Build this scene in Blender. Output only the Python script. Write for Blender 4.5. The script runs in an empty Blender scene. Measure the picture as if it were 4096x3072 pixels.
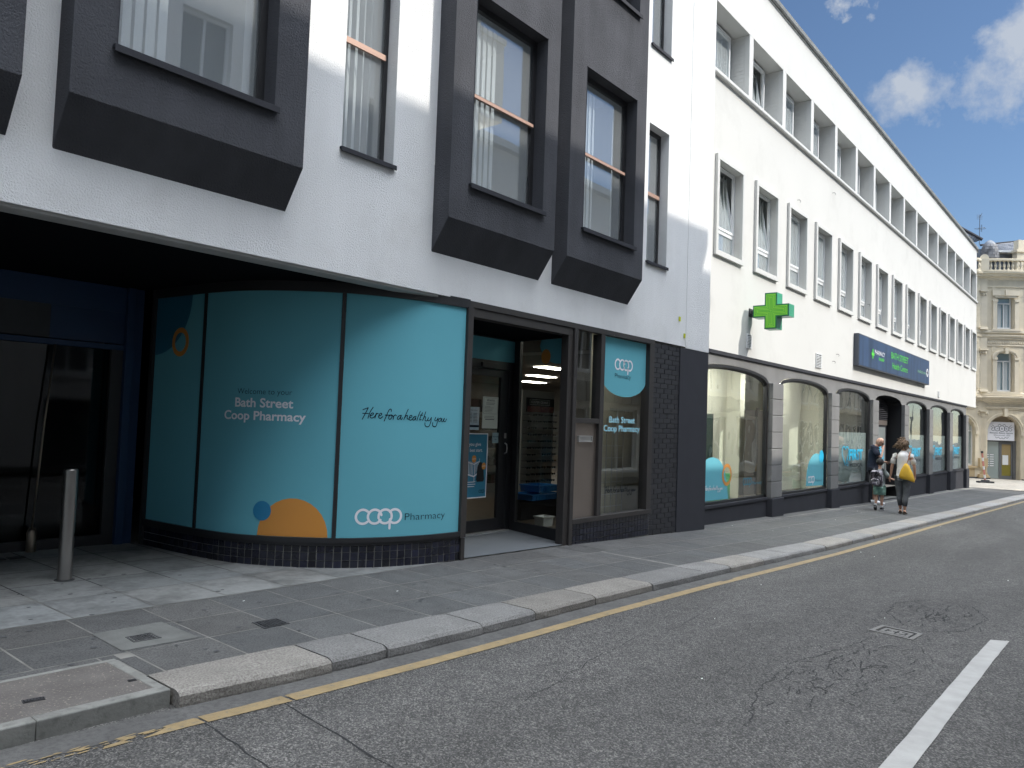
import bpy, math, random
from mathutils import Vector, Matrix
random.seed(7)
S = bpy.context.scene
COL = S.collection
rad = math.radians
# ---------------------------------------------------------------- camera
yaw, pitch, roll = rad(50.9), rad(2.76), rad(2.04)
F = Vector((math.sin(yaw)*math.cos(pitch), math.cos(yaw)*math.cos(pitch), math.sin(pitch)))
R0 = Vector((math.cos(yaw), -math.sin(yaw), 0)); U0 = R0.cross(F)
R = R0*math.cos(roll)+U0*math.sin(roll); U = -R0*math.sin(roll)+U0*math.cos(roll)
cd = bpy.data.cameras.new('camera'); cam = bpy.data.objects.new('camera', cd); COL.objects.link(cam)
cam.matrix_world = Matrix(((R.x, U.x, -F.x, 0), (R.y, U.y, -F.y, -5.5), (R.z, U.z, -F.z, 0), (0, 0, 0, 1)))
cd.sensor_width = 36; cd.lens = 3076/4096*36; cd.clip_start = .05; cd.clip_end = 2000
S.camera = cam
# ---------------------------------------------------------------- light
SUN = Vector((.50, -1.0, .95)).normalized()
SUN_E, SKY_S, EXPO = 3.7, .105, .22
FILL0, FILL1, FILL_L = .76, .92, 62.0
sd = bpy.data.lights.new('sun', 'SUN'); sd.energy = SUN_E; sd.angle = rad(.55); sd.color = (1, .95, .87)
so = bpy.data.objects.new('sun', sd); COL.objects.link(so); so.rotation_euler = SUN.to_track_quat('Z', 'Y').to_euler()
W = bpy.data.worlds.new('World'); S.world = W; W.use_nodes = True
nt = W.node_tree; nt.nodes.clear()
def N(t, **k):
    n = nt.nodes.new(t)
    for a, b in k.items():
        if a.startswith('i_'): n.inputs[a[2:]].default_value = b
        else: setattr(n, a, b)
    return n
sky = N('ShaderNodeTexSky', sky_type='NISHITA', sun_disc=False, sun_elevation=math.asin(SUN.z), sun_rotation=math.atan2(SUN.x, SUN.y), altitude=10, air_density=1.0, dust_density=.15, ozone_density=4.0)
tc = N('ShaderNodeTexCoord')
def math_(op, a, b=None, c=None):
    n = N('ShaderNodeMath', operation=op)
    for i, v in enumerate((a, b, c)):
        if v is None: continue
        if isinstance(v, (int, float)): n.inputs[i].default_value = v
        else: nt.links.new(v, n.inputs[i])
    return n.outputs[0]
def dirv(px, py):
    v = (px-2048)/3076*R-(py-1536)/3076*U+F
    return v.normalized()
# clouds: soft ellipsoidal banks far off in the sky, broken up with noise
ns = N('ShaderNodeTexNoise', i_Scale=9.0, i_Detail=9.0, i_Roughness=.62); nt.links.new(tc.outputs['Generated'], ns.inputs['Vector'])
ns2 = N('ShaderNodeTexNoise', i_Scale=26.0, i_Detail=6.0, i_Roughness=.6); nt.links.new(tc.outputs['Generated'], ns2.inputs['Vector'])
wn = N('ShaderNodeTexNoise', i_Scale=7.0, i_Detail=7.0, i_Roughness=.62); nt.links.new(tc.outputs['Generated'], wn.inputs['Vector'])
wo_ = N('ShaderNodeVectorMath', operation='SUBTRACT'); nt.links.new(wn.outputs['Color'], wo_.inputs[0]); wo_.inputs[1].default_value = (.5, .5, .5)
ws = N('ShaderNodeVectorMath', operation='SCALE'); nt.links.new(wo_.outputs[0], ws.inputs[0]); ws.inputs['Scale'].default_value = .16
wv = N('ShaderNodeVectorMath', operation='ADD'); nt.links.new(tc.outputs['Generated'], wv.inputs[0]); nt.links.new(ws.outputs[0], wv.inputs[1])
tot = None
for px, py, r in ((3640, 350, .055), (3720, 380, .055), (3800, 370, .052), (3880, 350, .05), (3960, 310, .05), (3970, 240, .05), (4050, 190, .055), (4130, 150, .06), (3900, 180, .035), (3600, 330, .035), (3640, 430, .038), (3390, 0, .018), (4060, 270, .04)):
    vm = N('ShaderNodeVectorMath', operation='DISTANCE'); nt.links.new(wv.outputs[0], vm.inputs[0]); vm.inputs[1].default_value = dirv(px, py)
    m = math_('SUBTRACT', 1.0, math_('DIVIDE', vm.outputs['Value'], r)); m = math_('MAXIMUM', m, 0.0)
    tot = m if tot is None else math_('MAXIMUM', tot, m)
# unseen bright cloud cap overhead, added to lift the shaded walls and road
sepd = N('ShaderNodeSeparateXYZ'); nt.links.new(tc.outputs['Generated'], sepd.inputs[0])
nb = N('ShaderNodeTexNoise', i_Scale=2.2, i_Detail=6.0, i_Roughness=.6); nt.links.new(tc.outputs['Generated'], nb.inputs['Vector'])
fill_cap = N('ShaderNodeMapRange', interpolation_type='SMOOTHSTEP'); fill_cap.inputs['From Min'].default_value = FILL0; fill_cap.inputs['From Max'].default_value = FILL1
nt.links.new(math_('ADD', math_('SUBTRACT', sepd.outputs['Z'], math_('MULTIPLY', sepd.outputs['Y'], .15)), math_('MULTIPLY', math_('SUBTRACT', nb.outputs['Fac'], .5), .35)), fill_cap.inputs[0])
dens = math_('MULTIPLY', math_('ADD', math_('MULTIPLY', tot, 1.3), math_('MULTIPLY', math_('SUBTRACT', ns.outputs['Fac'], .55), 3.6)), math_('MINIMUM', math_('MULTIPLY', tot, 4.0), 1.0))
dens = math_('ADD', dens, math_('MULTIPLY', math_('SUBTRACT', ns2.outputs['Fac'], .5), math_('MINIMUM', math_('MULTIPLY', tot, 2.0), .6)))
dens = math_('MINIMUM', math_('MAXIMUM', dens, 0.0), .85)
mx = N('ShaderNodeMix', data_type='RGBA'); nt.links.new(dens, mx.inputs['Factor'])
nt.links.new(sky.outputs[0], mx.inputs['A']); mx.inputs['B'].default_value = (4.6, 5.0, 5.6, 1)
mb_ = N('ShaderNodeMix', data_type='RGBA'); nt.links.new(fill_cap.outputs[0], mb_.inputs['Factor']); nt.links.new(mx.outputs['Result'], mb_.inputs['A']); mb_.inputs['B'].default_value = (FILL_L*.94, FILL_L*.99, FILL_L*1.06, 1)
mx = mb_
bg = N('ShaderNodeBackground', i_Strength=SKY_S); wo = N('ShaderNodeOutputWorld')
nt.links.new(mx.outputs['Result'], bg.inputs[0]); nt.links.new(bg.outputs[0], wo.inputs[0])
vs = S.view_settings; S.display_settings.display_device = 'sRGB'
vs.view_transform = 'Standard'; vs.look = 'None'; vs.exposure = EXPO; vs.gamma = 1
S.cycles.use_denoising = True; S.cycles.max_bounces = 10; S.cycles.diffuse_bounces = 5; S.cycles.glossy_bounces = 5
S.cycles.transparent_max_bounces = 16; S.cycles.caustics_reflective = False; S.cycles.caustics_refractive = False
S.cycles.sample_clamp_indirect = 6

# ---------------------------------------------------------------- materials
def mat(name, col, rough=.7, metal=0, spec=.5, var=0, vscale=3, bump=0, bscale=60, coat=0, emit=None, estr=0, col2=None, c2scale=2, c2lo=.45, c2hi=.6, attr=False, streak=0, bdist=.004):
    m = bpy.data.materials.new(name); m.use_nodes = True; t = m.node_tree; ns = t.nodes
    b = ns['Principled BSDF']; b.inputs['Roughness'].default_value = rough; b.inputs['Metallic'].default_value = metal
    b.inputs['Specular IOR Level'].default_value = spec; b.inputs['Coat Weight'].default_value = coat; b.inputs['Coat Roughness'].default_value = .04
    c = (*col, 1); b.inputs['Base Color'].default_value = c
    tcn = ns.new('ShaderNodeTexCoord'); L = t.links.new; out = None
    if col2 or var or attr or streak:
        rgb = ns.new('ShaderNodeRGB'); rgb.outputs[0].default_value = c; out = rgb.outputs[0]
        if col2:
            n = ns.new('ShaderNodeTexNoise'); n.inputs['Scale'].default_value = c2scale; n.inputs['Detail'].default_value = 8; n.inputs['Roughness'].default_value = .65; L(tcn.outputs['Object'], n.inputs['Vector'])
            r = ns.new('ShaderNodeMapRange'); r.inputs['From Min'].default_value = c2lo; r.inputs['From Max'].default_value = c2hi; L(n.outputs['Fac'], r.inputs[0])
            x = ns.new('ShaderNodeMix'); x.data_type = 'RGBA'; L(r.outputs[0], x.inputs['Factor']); L(out, x.inputs['A']); x.inputs['B'].default_value = (*col2, 1); out = x.outputs['Result']
        def mul(fac_out, lo, hi, out):
            r = ns.new('ShaderNodeMapRange'); r.inputs['From Min'].default_value = .3; r.inputs['From Max'].default_value = .7; r.inputs['To Min'].default_value = lo; r.inputs['To Max'].default_value = hi; L(fac_out, r.inputs[0])
            v = ns.new('ShaderNodeVectorMath'); v.operation = 'SCALE'; L(out, v.inputs[0]); L(r.outputs[0], v.inputs['Scale']); return v.outputs[0]
        if var:
            n = ns.new('ShaderNodeTexNoise'); n.inputs['Scale'].default_value = vscale; n.inputs['Detail'].default_value = 6; L(tcn.outputs['Object'], n.inputs['Vector'])
            out = mul(n.outputs['Fac'], 1-var, 1+var, out)
        if streak:
            mp = ns.new('ShaderNodeMapping'); mp.inputs['Scale'].default_value = (3, 3, .35); L(tcn.outputs['Object'], mp.inputs[0])
            n = ns.new('ShaderNodeTexNoise'); n.inputs['Scale'].default_value = 1.6; n.inputs['Detail'].default_value = 7; L(mp.outputs[0], n.inputs['Vector'])
            out = mul(n.outputs['Fac'], 1-streak, 1+streak*.4, out)
        if attr:
            a = ns.new('ShaderNodeAttribute'); a.attribute_name = 'tint'
            v = ns.new('ShaderNodeVectorMath'); v.operation = 'MULTIPLY'; L(out, v.inputs[0]); L(a.outputs['Color'], v.inputs[1]); out = v.outputs[0]
        L(out, b.inputs['Base Color'])
    if bump:
        n = ns.new('ShaderNodeTexNoise'); n.inputs['Scale'].default_value = bscale; n.inputs['Detail'].default_value = 5; n.inputs['Roughness'].default_value = .6; L(tcn.outputs['Object'], n.inputs['Vector'])
        bn = ns.new('ShaderNodeBump'); bn.inputs['Strength'].default_value = bump; bn.inputs['Distance'].default_value = bdist; L(n.outputs['Fac'], bn.inputs['Height']); L(bn.outputs[0], b.inputs['Normal'])
    if emit:
        b.inputs['Emission Color'].default_value = (*emit, 1); b.inputs['Emission Strength'].default_value = estr
    return m
def glass_mat(name, tint=(1, 1, 1), ior=1.6, rough=0.0, haze=0, wave=0):
    m = bpy.data.materials.new(name); m.use_nodes = True; t = m.node_tree; ns = t.nodes; ns.clear(); L = t.links.new
    o = ns.new('ShaderNodeOutputMaterial'); tr = ns.new('ShaderNodeBsdfTransparent'); tr.inputs[0].default_value = (*tint, 1)
    g = ns.new('ShaderNodeBsdfGlossy'); g.inputs['Roughness'].default_value = rough; g.inputs['Color'].default_value = (.97, .98, 1, 1)
    f = ns.new('ShaderNodeFresnel'); ge = ns.new('ShaderNodeNewGeometry'); mr = ns.new('ShaderNodeMapRange'); L(ge.outputs['Backfacing'], mr.inputs[0]); mr.inputs['To Min'].default_value = ior; mr.inputs['To Max'].default_value = 1/ior; L(mr.outputs[0], f.inputs['IOR'])   # same reflectance from both sides of the sheet
    mx = ns.new('ShaderNodeMixShader'); L(f.outputs[0], mx.inputs[0]); L(tr.outputs[0], mx.inputs[1]); L(g.outputs[0], mx.inputs[2]); last = mx
    if haze:
        d = ns.new('ShaderNodeBsdfDiffuse'); d.inputs[0].default_value = (.8, .84, .86, 1); m2 = ns.new('ShaderNodeMixShader'); m2.inputs[0].default_value = haze
        L(mx.outputs[0], m2.inputs[1]); L(d.outputs[0], m2.inputs[2]); last = m2
    if wave:
        tcn = ns.new('ShaderNodeTexCoord'); n = ns.new('ShaderNodeTexNoise'); n.inputs['Scale'].default_value = 1.3; n.inputs['Detail'].default_value = 1; L(tcn.outputs['Object'], n.inputs['Vector'])
        bn = ns.new('ShaderNodeBump'); bn.inputs['Strength'].default_value = wave; bn.inputs['Distance'].default_value = .02; L(n.outputs['Fac'], bn.inputs['Height']); L(bn.outputs[0], g.inputs['Normal'])
    L(last.outputs[0], o.inputs[0]); return m

# ---------------------------------------------------------------- mesh helpers
ORG = {}
class MB:
    def __init__(s): s.v = []; s.f = []; s.t = []; s.cur = (1, 1, 1)
    def face(s, pts):
        b = len(s.v); s.v += [tuple(p) for p in pts]; s.f.append(tuple(range(b, b+len(pts)))); s.t.append(s.cur)
    def grid(s, rows, close=False):            # rows of equal length point lists
        b = len(s.v); n = len(rows[0])
        for r in rows: s.v += [tuple(p) for p in r]
        for i in range(len(rows)-1):
            for j in range(n if close else n-1):
                k = (j+1) % n; s.f.append((b+i*n+j, b+i*n+k, b+(i+1)*n+k, b+(i+1)*n+j)); s.t.append(s.cur)
    def box(s, x0, x1, y0, y1, z0, z1, fn=None):
        p = [(x, y, z) for z in (z0, z1) for x, y in ((x0, y0), (x1, y0), (x1, y1), (x0, y1))]
        if fn: p = [fn(*q) for q in p]
        b = len(s.v); s.v += p
        for q in ((0, 3, 2, 1), (4, 5, 6, 7), (0, 1, 5, 4), (1, 2, 6, 5), (2, 3, 7, 6), (3, 0, 4, 7)): s.f.append(tuple(b+i for i in q)); s.t.append(s.cur)
    def prism(s, pts, a, b, axis='y'):         # 2D polygon swept along an axis
        def P(u, v, w): return {'y': (u, w, v), 'x': (w, u, v), 'z': (u, v, w)}[axis]
        s.face([P(u, v, a) for u, v in pts]); s.face([P(u, v, b) for u, v in reversed(pts)])
        n = len(pts)
        for i in range(n):
            (u, v), (p, q) = pts[i], pts[(i+1) % n]; s.face([P(u, v, a), P(u, v, b), P(p, q, b), P(p, q, a)])
    def tube(s, path, r, n=8, flat=1.0):       # path: points, r: radius or list
        path = [Vector(p) for p in path]; rs = r if isinstance(r, (list, tuple)) else [r]*len(path); rows = []
        ref = Vector((0, 0, 1))
        for i, p in enumerate(path):
            d = (path[min(i+1, len(path)-1)]-path[max(i-1, 0)])
            d = d.normalized() if d.length > 1e-9 else Vector((0, 0, 1))
            a = d.cross(ref if abs(d.dot(ref)) < .95 else Vector((1, 0, 0))).normalized(); c = d.cross(a)
            rr = rs[i]; rx, ry = rr if isinstance(rr, (tuple, list)) else (rr, rr*flat)
            rows.append([p+a*rx*math.cos(2*math.pi*k/n)+c*ry*math.sin(2*math.pi*k/n) for k in range(n)])
        s.grid(rows, True); s.face(rows[0]); s.face(rows[-1])
    def lathe(s, prof, cx, cy, n=16, fn=None):
        rows = [[(cx+r*math.cos(2*math.pi*k/n), cy+r*math.sin(2*math.pi*k/n), z) for k in range(n)] for r, z in prof]
        s.grid(rows, True); s.face(rows[0]); s.face(rows[-1])
    def ball(s, c, r, n=12, m=8):
        rx, ry, rz = r if isinstance(r, (tuple, list)) else (r, r, r)
        s.grid([[(c[0]+rx*math.sin(math.pi*i/m)*math.cos(2*math.pi*k/n), c[1]+ry*math.sin(math.pi*i/m)*math.sin(2*math.pi*k/n), c[2]+rz*math.cos(math.pi*i/m)) for k in range(n)] for i in range(m+1)], True)
    def build(s, name, m, parent=None, org=None, smooth=False, bevel=0, xf=None, weld=False):
        if xf: s.v = [tuple(xf(*p)) for p in s.v]
        o = Vector(ORG[parent.name]) if parent else Vector(org if org else (sum(p[0] for p in s.v)/len(s.v), sum(p[1] for p in s.v)/len(s.v), min(p[2] for p in s.v)))
        me = bpy.data.meshes.new(name); me.from_pydata([(p[0]-o.x, p[1]-o.y, p[2]-o.z) for p in s.v], [], s.f)
        if any(t != (1, 1, 1) for t in s.t):
            ca = me.color_attributes.new('tint', 'FLOAT_COLOR', 'CORNER'); i = 0
            buf = []
            for p, t in zip(me.polygons, s.t): buf += [*t, 1.0]*p.loop_total
            ca.data.foreach_set('color', buf)
        me.materials.append(m); ob = bpy.data.objects.new(name, me); COL.objects.link(ob)
        if weld or smooth or bevel:
            md = ob.modifiers.new('weld', 'WELD'); md.merge_threshold = .0004
        if smooth: me.polygons.foreach_set('use_smooth', [True]*len(me.polygons))
        if bevel:
            md = ob.modifiers.new('bevel', 'BEVEL'); md.width = bevel; md.segments = 2; md.limit_method = 'ANGLE'
        if parent: ob.parent = parent; ORG[ob.name] = tuple(o)
        else: ob.location = o; ORG[ob.name] = tuple(o)
        return ob
def tag(o, label=None, cat=None, group=None, kind=None):
    if label: o['label'] = label
    if cat: o['category'] = cat
    if group: o['group'] = group
    if kind: o['kind'] = kind
    return o
def thing(name, label, cat, org, group=None):
    o = bpy.data.objects.new(name, None); COL.objects.link(o); o.location = org; o.empty_display_size = .2; ORG[o.name] = tuple(org)
    return tag(o, label, cat, group)
def copy_tree(o, off=(0, 0, 0), parent=None, top=True):
    c = o.copy(); COL.objects.link(c)
    if parent: c.parent = parent
    if top: c.location = Vector(c.location)+Vector(off)
    for ch in list(o.children): copy_tree(ch, parent=c, top=False)
    ORG[c.name] = tuple(Vector(ORG[o.name])+Vector(off)) if top else ORG[o.name]
    return c
# text: 2D triangles of a string, normalised to u 0..width, baseline v=0
def text2d(s, bold=0, spacing=1.0, shear=0):
    cu = bpy.data.curves.new('txt', 'FONT'); cu.body = s; cu.size = 1; cu.offset = bold; cu.space_character = spacing; cu.shear = shear; cu.resolution_u = 4
    ob = bpy.data.objects.new('txt', cu); COL.objects.link(ob); dg = bpy.context.evaluated_depsgraph_get(); dg.update()
    me = ob.evaluated_get(dg).to_mesh(); vs = [(v.co.x, v.co.y) for v in me.vertices]; fs = [tuple(p.vertices) for p in me.polygons]
    ob.evaluated_get(dg).to_mesh_clear(); bpy.data.objects.remove(ob); bpy.data.curves.remove(cu)
    x0 = min(v[0] for v in vs); x1 = max(v[0] for v in vs)
    return [((x-x0)/(x1-x0), y) for x, y in vs], fs, (x1-x0)
def put_text(mb, s, u0, u1, v0, cap, fn, bold=0, spacing=1.0, shear=0, sub=0):
    """cap: cap height in metres; fn(u,v)->world"""
    vs, fs, w = text2d(s, bold, spacing, shear); b = len(mb.v); k = cap/.72
    mb.v += [tuple(fn(u0+x*(u1-u0), v0+y*k)) for x, y in vs]
    for f in fs: mb.f.append(tuple(b+i for i in f)); mb.t.append(mb.cur)
def stroke(mb, pts, w, fn, n=6, caps=True):
    """round-ended ribbon through 2D points (Catmull-Rom smoothed)"""
    P = [Vector(p) for p in pts]
    if len(P) > 2:
        Q = [2*P[0]-P[1]]+P+[2*P[-1]-P[-2]]; o = []
        for i in range(1, len(Q)-2):
            for k in range(n):
                t = k/n; a, b, c, d = Q[i-1:i+3]
                o.append(.5*((2*b)+(c-a)*t+(2*a-5*b+4*c-d)*t*t+(-a+3*b-3*c+d)*t**3))
        o.append(P[-1]); P = o
    rowsL, rowsR = [], []
    for i, p in enumerate(P):
        d = P[min(i+1, len(P)-1)]-P[max(i-1, 0)]
        d = d.normalized() if d.length > 1e-9 else Vector((1, 0)); nn = Vector((-d.y, d.x))*w/2
        rowsL.append(p+nn); rowsR.append(p-nn)
    for i in range(len(P)-1):
        mb.face([fn(*rowsL[i]), fn(*rowsL[i+1]), fn(*rowsR[i+1]), fn(*rowsR[i])])
    if caps:
        for p, d in ((P[0], P[0]-P[1]), (P[-1], P[-1]-P[-2])):
            a0 = math.atan2(d.y, d.x)
            mb.face([fn(p.x+w/2*math.cos(a0-math.pi/2+math.pi*k/6), p.y+w/2*math.sin(a0-math.pi/2+math.pi*k/6)) for k in range(7)])
def disc(mb, cu, cv, ru, rv, fn, a0=0, a1=2*math.pi, n=40):
    pts = [(cu+ru*math.cos(a0+(a1-a0)*k/n), cv+rv*math.sin(a0+(a1-a0)*k/n)) for k in range(n+1)]
    mb.face([fn(*p) for p in pts])
def strip_poly(mb, pts, fn, du=.045):
    # convex outline mapped on a curved surface in narrow upright strips
    us = [p[0] for p in pts]; u0, u1 = min(us), max(us); n = max(2, int((u1-u0)/du))
    def rng(u):
        vs = []
        for i in range(len(pts)):
            (a, b), (c, d) = pts[i], pts[(i+1) % len(pts)]
            if (a-u)*(c-u) <= 0 and abs(c-a) > 1e-9: vs.append(b+(d-b)*(u-a)/(c-a))
        return (min(vs), max(vs)) if vs else (0, 0)
    rows = []
    for i in range(n+1):
        u = u0+1e-5+(u1-u0-2e-5)*(.5-.5*math.cos(math.pi*i/n)); a, b = rng(u); rows.append([fn(u, a), fn(u, b)])
    mb.grid(rows)
def arcpts(cu, cv, r, a0, a1, n=14, ry=None):
    return [(cu+r*math.cos(rad(a0+(a1-a0)*k/n)), cv+(ry or r)*math.sin(rad(a0+(a1-a0)*k/n))) for k in range(n+1)]
def coop_logo(mb, u0, v0, w, fn, k=1.0):
    """interlinked rounded c o o p: w total width, v0 = centre line; k = side the text runs"""
    r = w*.148; st = w*.052; g = w*.256
    sgn = 1 if k > 0 else -1
    def f(u, v): return fn(u0+sgn*u, v0+v)
    c1, c2, c3, c4 = r, r+g, r+1.9*g, r+2.75*g
    stroke(mb, arcpts(c1, 0, r, 48, 312), st, f, 2)
    stroke(mb, arcpts(c2, 0, r, 12, 330), st, f, 2)
    stroke(mb, arcpts(c3, 0, r, 192, -150), st, f, 2)
    stroke(mb, arcpts(c4, 0, r, 140, -125), st, f, 2)
    stroke(mb, [(c4-r*.72, -r*.45), (c4-r*.75, -r*1.75)], st, f, 1)
HW = [  # handwritten line, strokes in a 1880-wide, y-up frame
 [(322,-290),(400,-258),(405,-262),(365,-350),(318,-450)], [(488,-245),(440,-330),(410,-430)], [(322,-352),(415,-352)],
 [(448,-392),(490,-370),(495,-342),(465,-350),(442,-400),(470,-428),(515,-405),(545,-350)], [(548,-345),(525,-425)], [(535,-380),(560,-348),(578,-352)],
 [(590,-392),(630,-370),(635,-345),(605,-350),(585,-405),(615,-430),(655,-400)],
 [(800,-305),(790,-268),(755,-290),(715,-390),(682,-475)], [(698,-372),(740,-372),(800,-368)],
 [(800,-368),(765,-385),(760,-430),(785,-440),(815,-400),(800,-365),(840,-395),(835,-440)], [(838,-400),(865,-365),(888,-375)],
 [(978,-368),(930,-385),(908,-425),(930,-440),(965,-400),(978,-370),(965,-425),(985,-440),(1000,-410)],
 [(1098,-262),(1060,-350),(1025,-440)], [(1030,-425),(1070,-370),(1090,-375),(1085,-420),(1130,-440)],
 [(1125,-415),(1170,-390),(1165,-365),(1135,-380),(1120,-430),(1150,-450),(1190,-420),(1225,-385)],
 [(1250,-380),(1205,-395),(1190,-435),(1215,-445),(1245,-400),(1240,-440)], [(1325,-292),(1290,-380),(1268,-450)],
 [(1370,-315),(1335,-390),(1320,-440),(1350,-435)], [(1325,-358),(1375,-358)], [(1432,-298),(1405,-380),(1378,-448)],
 [(1380,-440),(1415,-385),(1435,-395),(1425,-445),(1460,-455),(1490,-400)], [(1490,-400),(1480,-445),(1510,-450),(1550,-395)],
 [(1550,-395),(1540,-470),(1510,-545),(1465,-560),(1430,-535),(1425,-490)],
 [(1640,-390),(1620,-440),(1650,-450),(1690,-400)], [(1690,-400),(1675,-480),(1650,-545),(1615,-558),(1580,-530),(1582,-485)],
 [(1740,-400),(1705,-430),(1710,-465),(1745,-450),(1755,-410),(1740,-402)], [(1775,-405),(1765,-450),(1790,-462),(1825,-405)], [(1828,-405),(1815,-455),(1850,-460),(1878,-415)]]
def handwriting(mb, uL, uR, v_base, h, fn, w=None):
    k = (uR-uL)/(1878-318); kv = h/205.
    ww = w or abs(k)*15
    for st in HW:
        # remove the slope of the line as seen in the picture
        pts = [(uL+(x-318)*k, v_base+(y+445)*kv+(x-318)*.012*kv) for x, y in st]
        stroke(mb, pts, ww, fn, 5)
def frame_rect(mb, x0, x1, z0, z1, w, y0, y1):
    mb.box(x0, x1, y0, y1, z0, z0+w); mb.box(x0, x1, y0, y1, z1-w, z1)
    mb.box(x0, x0+w, y0, y1, z0+w, z1-w); mb.box(x1-w, x1, y0, y1, z0+w, z1-w)
def wall_holes(mb, X0, X1, Z0, Z1, Y, holes, depth):
    xs = sorted({X0, X1, *[h[0] for h in holes], *[h[1] for h in holes]}); zs = sorted({Z0, Z1, *[h[2] for h in holes], *[h[3] for h in holes]})
    for i in range(len(xs)-1):
        for j in range(len(zs)-1):
            cx, cz = (xs[i]+xs[i+1])/2, (zs[j]+zs[j+1])/2
            if any(h[0] < cx < h[1] and h[2] < cz < h[3] for h in holes): continue
            mb.face([(xs[i], Y, zs[j]), (xs[i+1], Y, zs[j]), (xs[i+1], Y, zs[j+1]), (xs[i], Y, zs[j+1])])
    for a, b, c, d in holes:
        for p, q in (((a, c), (b, c)), ((b, c), (b, d)), ((b, d), (a, d)), ((a, d), (a, c))):
            mb.face([(p[0], Y, p[1]), (p[0], Y+depth, p[1]), (q[0], Y+depth, q[1]), (q[0], Y, q[1])])
# ---------------------------------------------------------------- palette
m_stucco = mat('white_render', (.75, .755, .755), .9, var=.03, vscale=.9, col2=(.66, .66, .65), c2scale=1.3, c2lo=.52, c2hi=.78, bump=1.0, bscale=75, bdist=.010, streak=.03, spec=.2)
m_white = mat('white_paint', (.585, .58, .555), .85, var=.025, vscale=.5, col2=(.53, .525, .50), c2scale=1.1, c2lo=.52, c2hi=.75, bump=.35, bscale=25, spec=.25)
m_white2 = mat('white_trim', (.57, .57, .55), .7, bump=.1, bscale=40, var=.03)
m_upvc = mat('white_plastic', (.72, .73, .73), .35)
m_dark = mat('dark_render', (.084, .086, .095), .95, bump=1.0, bscale=75, bdist=.012, var=.10, vscale=2, spec=.03, streak=.12)
m_anth = mat('anthracite_paint', (.042, .043, .050), .8, spec=.15, var=.06, bump=.25, bscale=30)
m_black = mat('black_paint', (.012, .012, .014), .5)
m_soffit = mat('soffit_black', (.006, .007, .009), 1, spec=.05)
m_frame = mat('dark_frame', (.018, .018, .020), .45, var=.1)
m_bronze = mat('bronze_frame', (.035, .031, .029), .5, var=.15, vscale=4)
m_lint = mat('worn_lintel', (.036, .032, .029), .6, col2=(.22, .2, .17), c2scale=14, c2lo=.70, c2hi=.74)
m_rail = mat('copper_rail', (.42, .27, .21), .4, metal=.2)
m_glass = glass_mat('window_glass', (.95, .97, .96), 1.5, 0, wave=.05)
m_glassU = glass_mat('upper_glass', (.93, .95, .96), 2.3, 0, haze=.09, wave=.04)  # diffuse share paints the panes lighter in place of bright rooms behind
m_glassA = glass_mat('arch_glass', (.94, .97, .95), 1.55, 0, wave=.35)
m_glassD = glass_mat('door_glass', (.90, .92, .90), 1.42, 0)
m_teal = mat('teal_vinyl', (.135, .41, .49), .8, spec=.06, var=.03, vscale=.6)
m_tealD = mat('deep_teal_vinyl', (.02, .15, .24), .35, coat=.5)
m_blueV = mat('blue_vinyl', (.01, .19, .37), .35, coat=.3)
m_cyanV = mat('cyan_vinyl', (.03, .46, .72), .35, coat=.3)
m_orange = mat('orange_vinyl', (.62, .26, .045), .4, coat=.3)
m_whiteV = mat('white_vinyl', (.80, .80, .84), .4)
m_navyV = mat('navy_vinyl', (.003, .012, .026), .6, spec=.15)
m_tile = mat('black_glazed_tile', (.012, .014, .022), .25, var=.3, vscale=9)
m_grout = mat('grout', (.19, .185, .165), .9, var=.25, vscale=8)
m_brick = mat('black_painted_brick', (.022, .022, .026), .55, bump=.5, bscale=50)
m_steel = mat('brushed_steel', (.62, .61, .60), .28, metal=.7, var=.08, vscale=2)
m_panel = mat('steel_panel', (.30, .255, .225), .36, metal=.8, var=.08, vscale=1.5)
m_blueP = mat('blue_paint', (.006, .030, .085), .5, var=.1)
m_paper = mat('paper', (.62, .66, .60), .7)
m_cream = mat('cream_wall', (.76, .74, .64), .8, var=.03)
m_int = mat('interior_wall', (.78, .78, .74), .9)
m_tilec = mat('ceiling_tile', (.78, .78, .77), .9)
m_lampfill = mat('lamp_and_fill', (1, 1, 1), .5, emit=(1, .93, .82), estr=14.)
m_blind = mat('blind_fabric', (.72, .74, .73), .8)
m_fillS = mat('arch_room_fill', (1, 1, 1), .5, emit=(1, .97, .9), estr=44.)  # glow of the strips added behind the arches
m_officew = mat('office_wall', (.75, .75, .72), .9)
m_officec = mat('office_ceiling', (.8, .8, .8), .9)
# ================================================================ GROUND
BX = [-30, -10, 0, 4, 6.05, 7.95, 10.9, 11.9, 15.5, 19.1, 23, 27.7, 30.9, 34.5, 38.5, 50, 70, 200]
BZ = [-1.15, -1.27, -1.385, -1.445, -1.47, -1.515, -1.622, -1.659, -1.738, -1.811, -1.91, -1.995, -2.046, -2.10, -2.19, -2.36, -2.6, -4]
def lerp(x, X, Y):
    if x <= X[0]: return Y[0]
    for i in range(len(X)-1):
        if x <= X[i+1]: return Y[i]+(Y[i+1]-Y[i])*(x-X[i])/(X[i+1]-X[i])
    return Y[-1]
def base(x): return lerp(x, BX, BZ)
def foot(x, y): return base(x)+.02*min(y, 0)
def road(x, y): return base(x)-.115+.02*min(-1.8-y, 2.9)-.02*max(0, -4.7-y)
KX = [-30, 1, 2.08, 3, 4.4, 6, 8, 12, 18, 24, 30, 36, 46, 60]; KY = [-1.6, -1.62, -1.68, -1.75, -1.80, -1.84, -1.88, -1.89, -2.02, -2.08, -2.25, -2.42, -2.9, -3.6]
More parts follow.
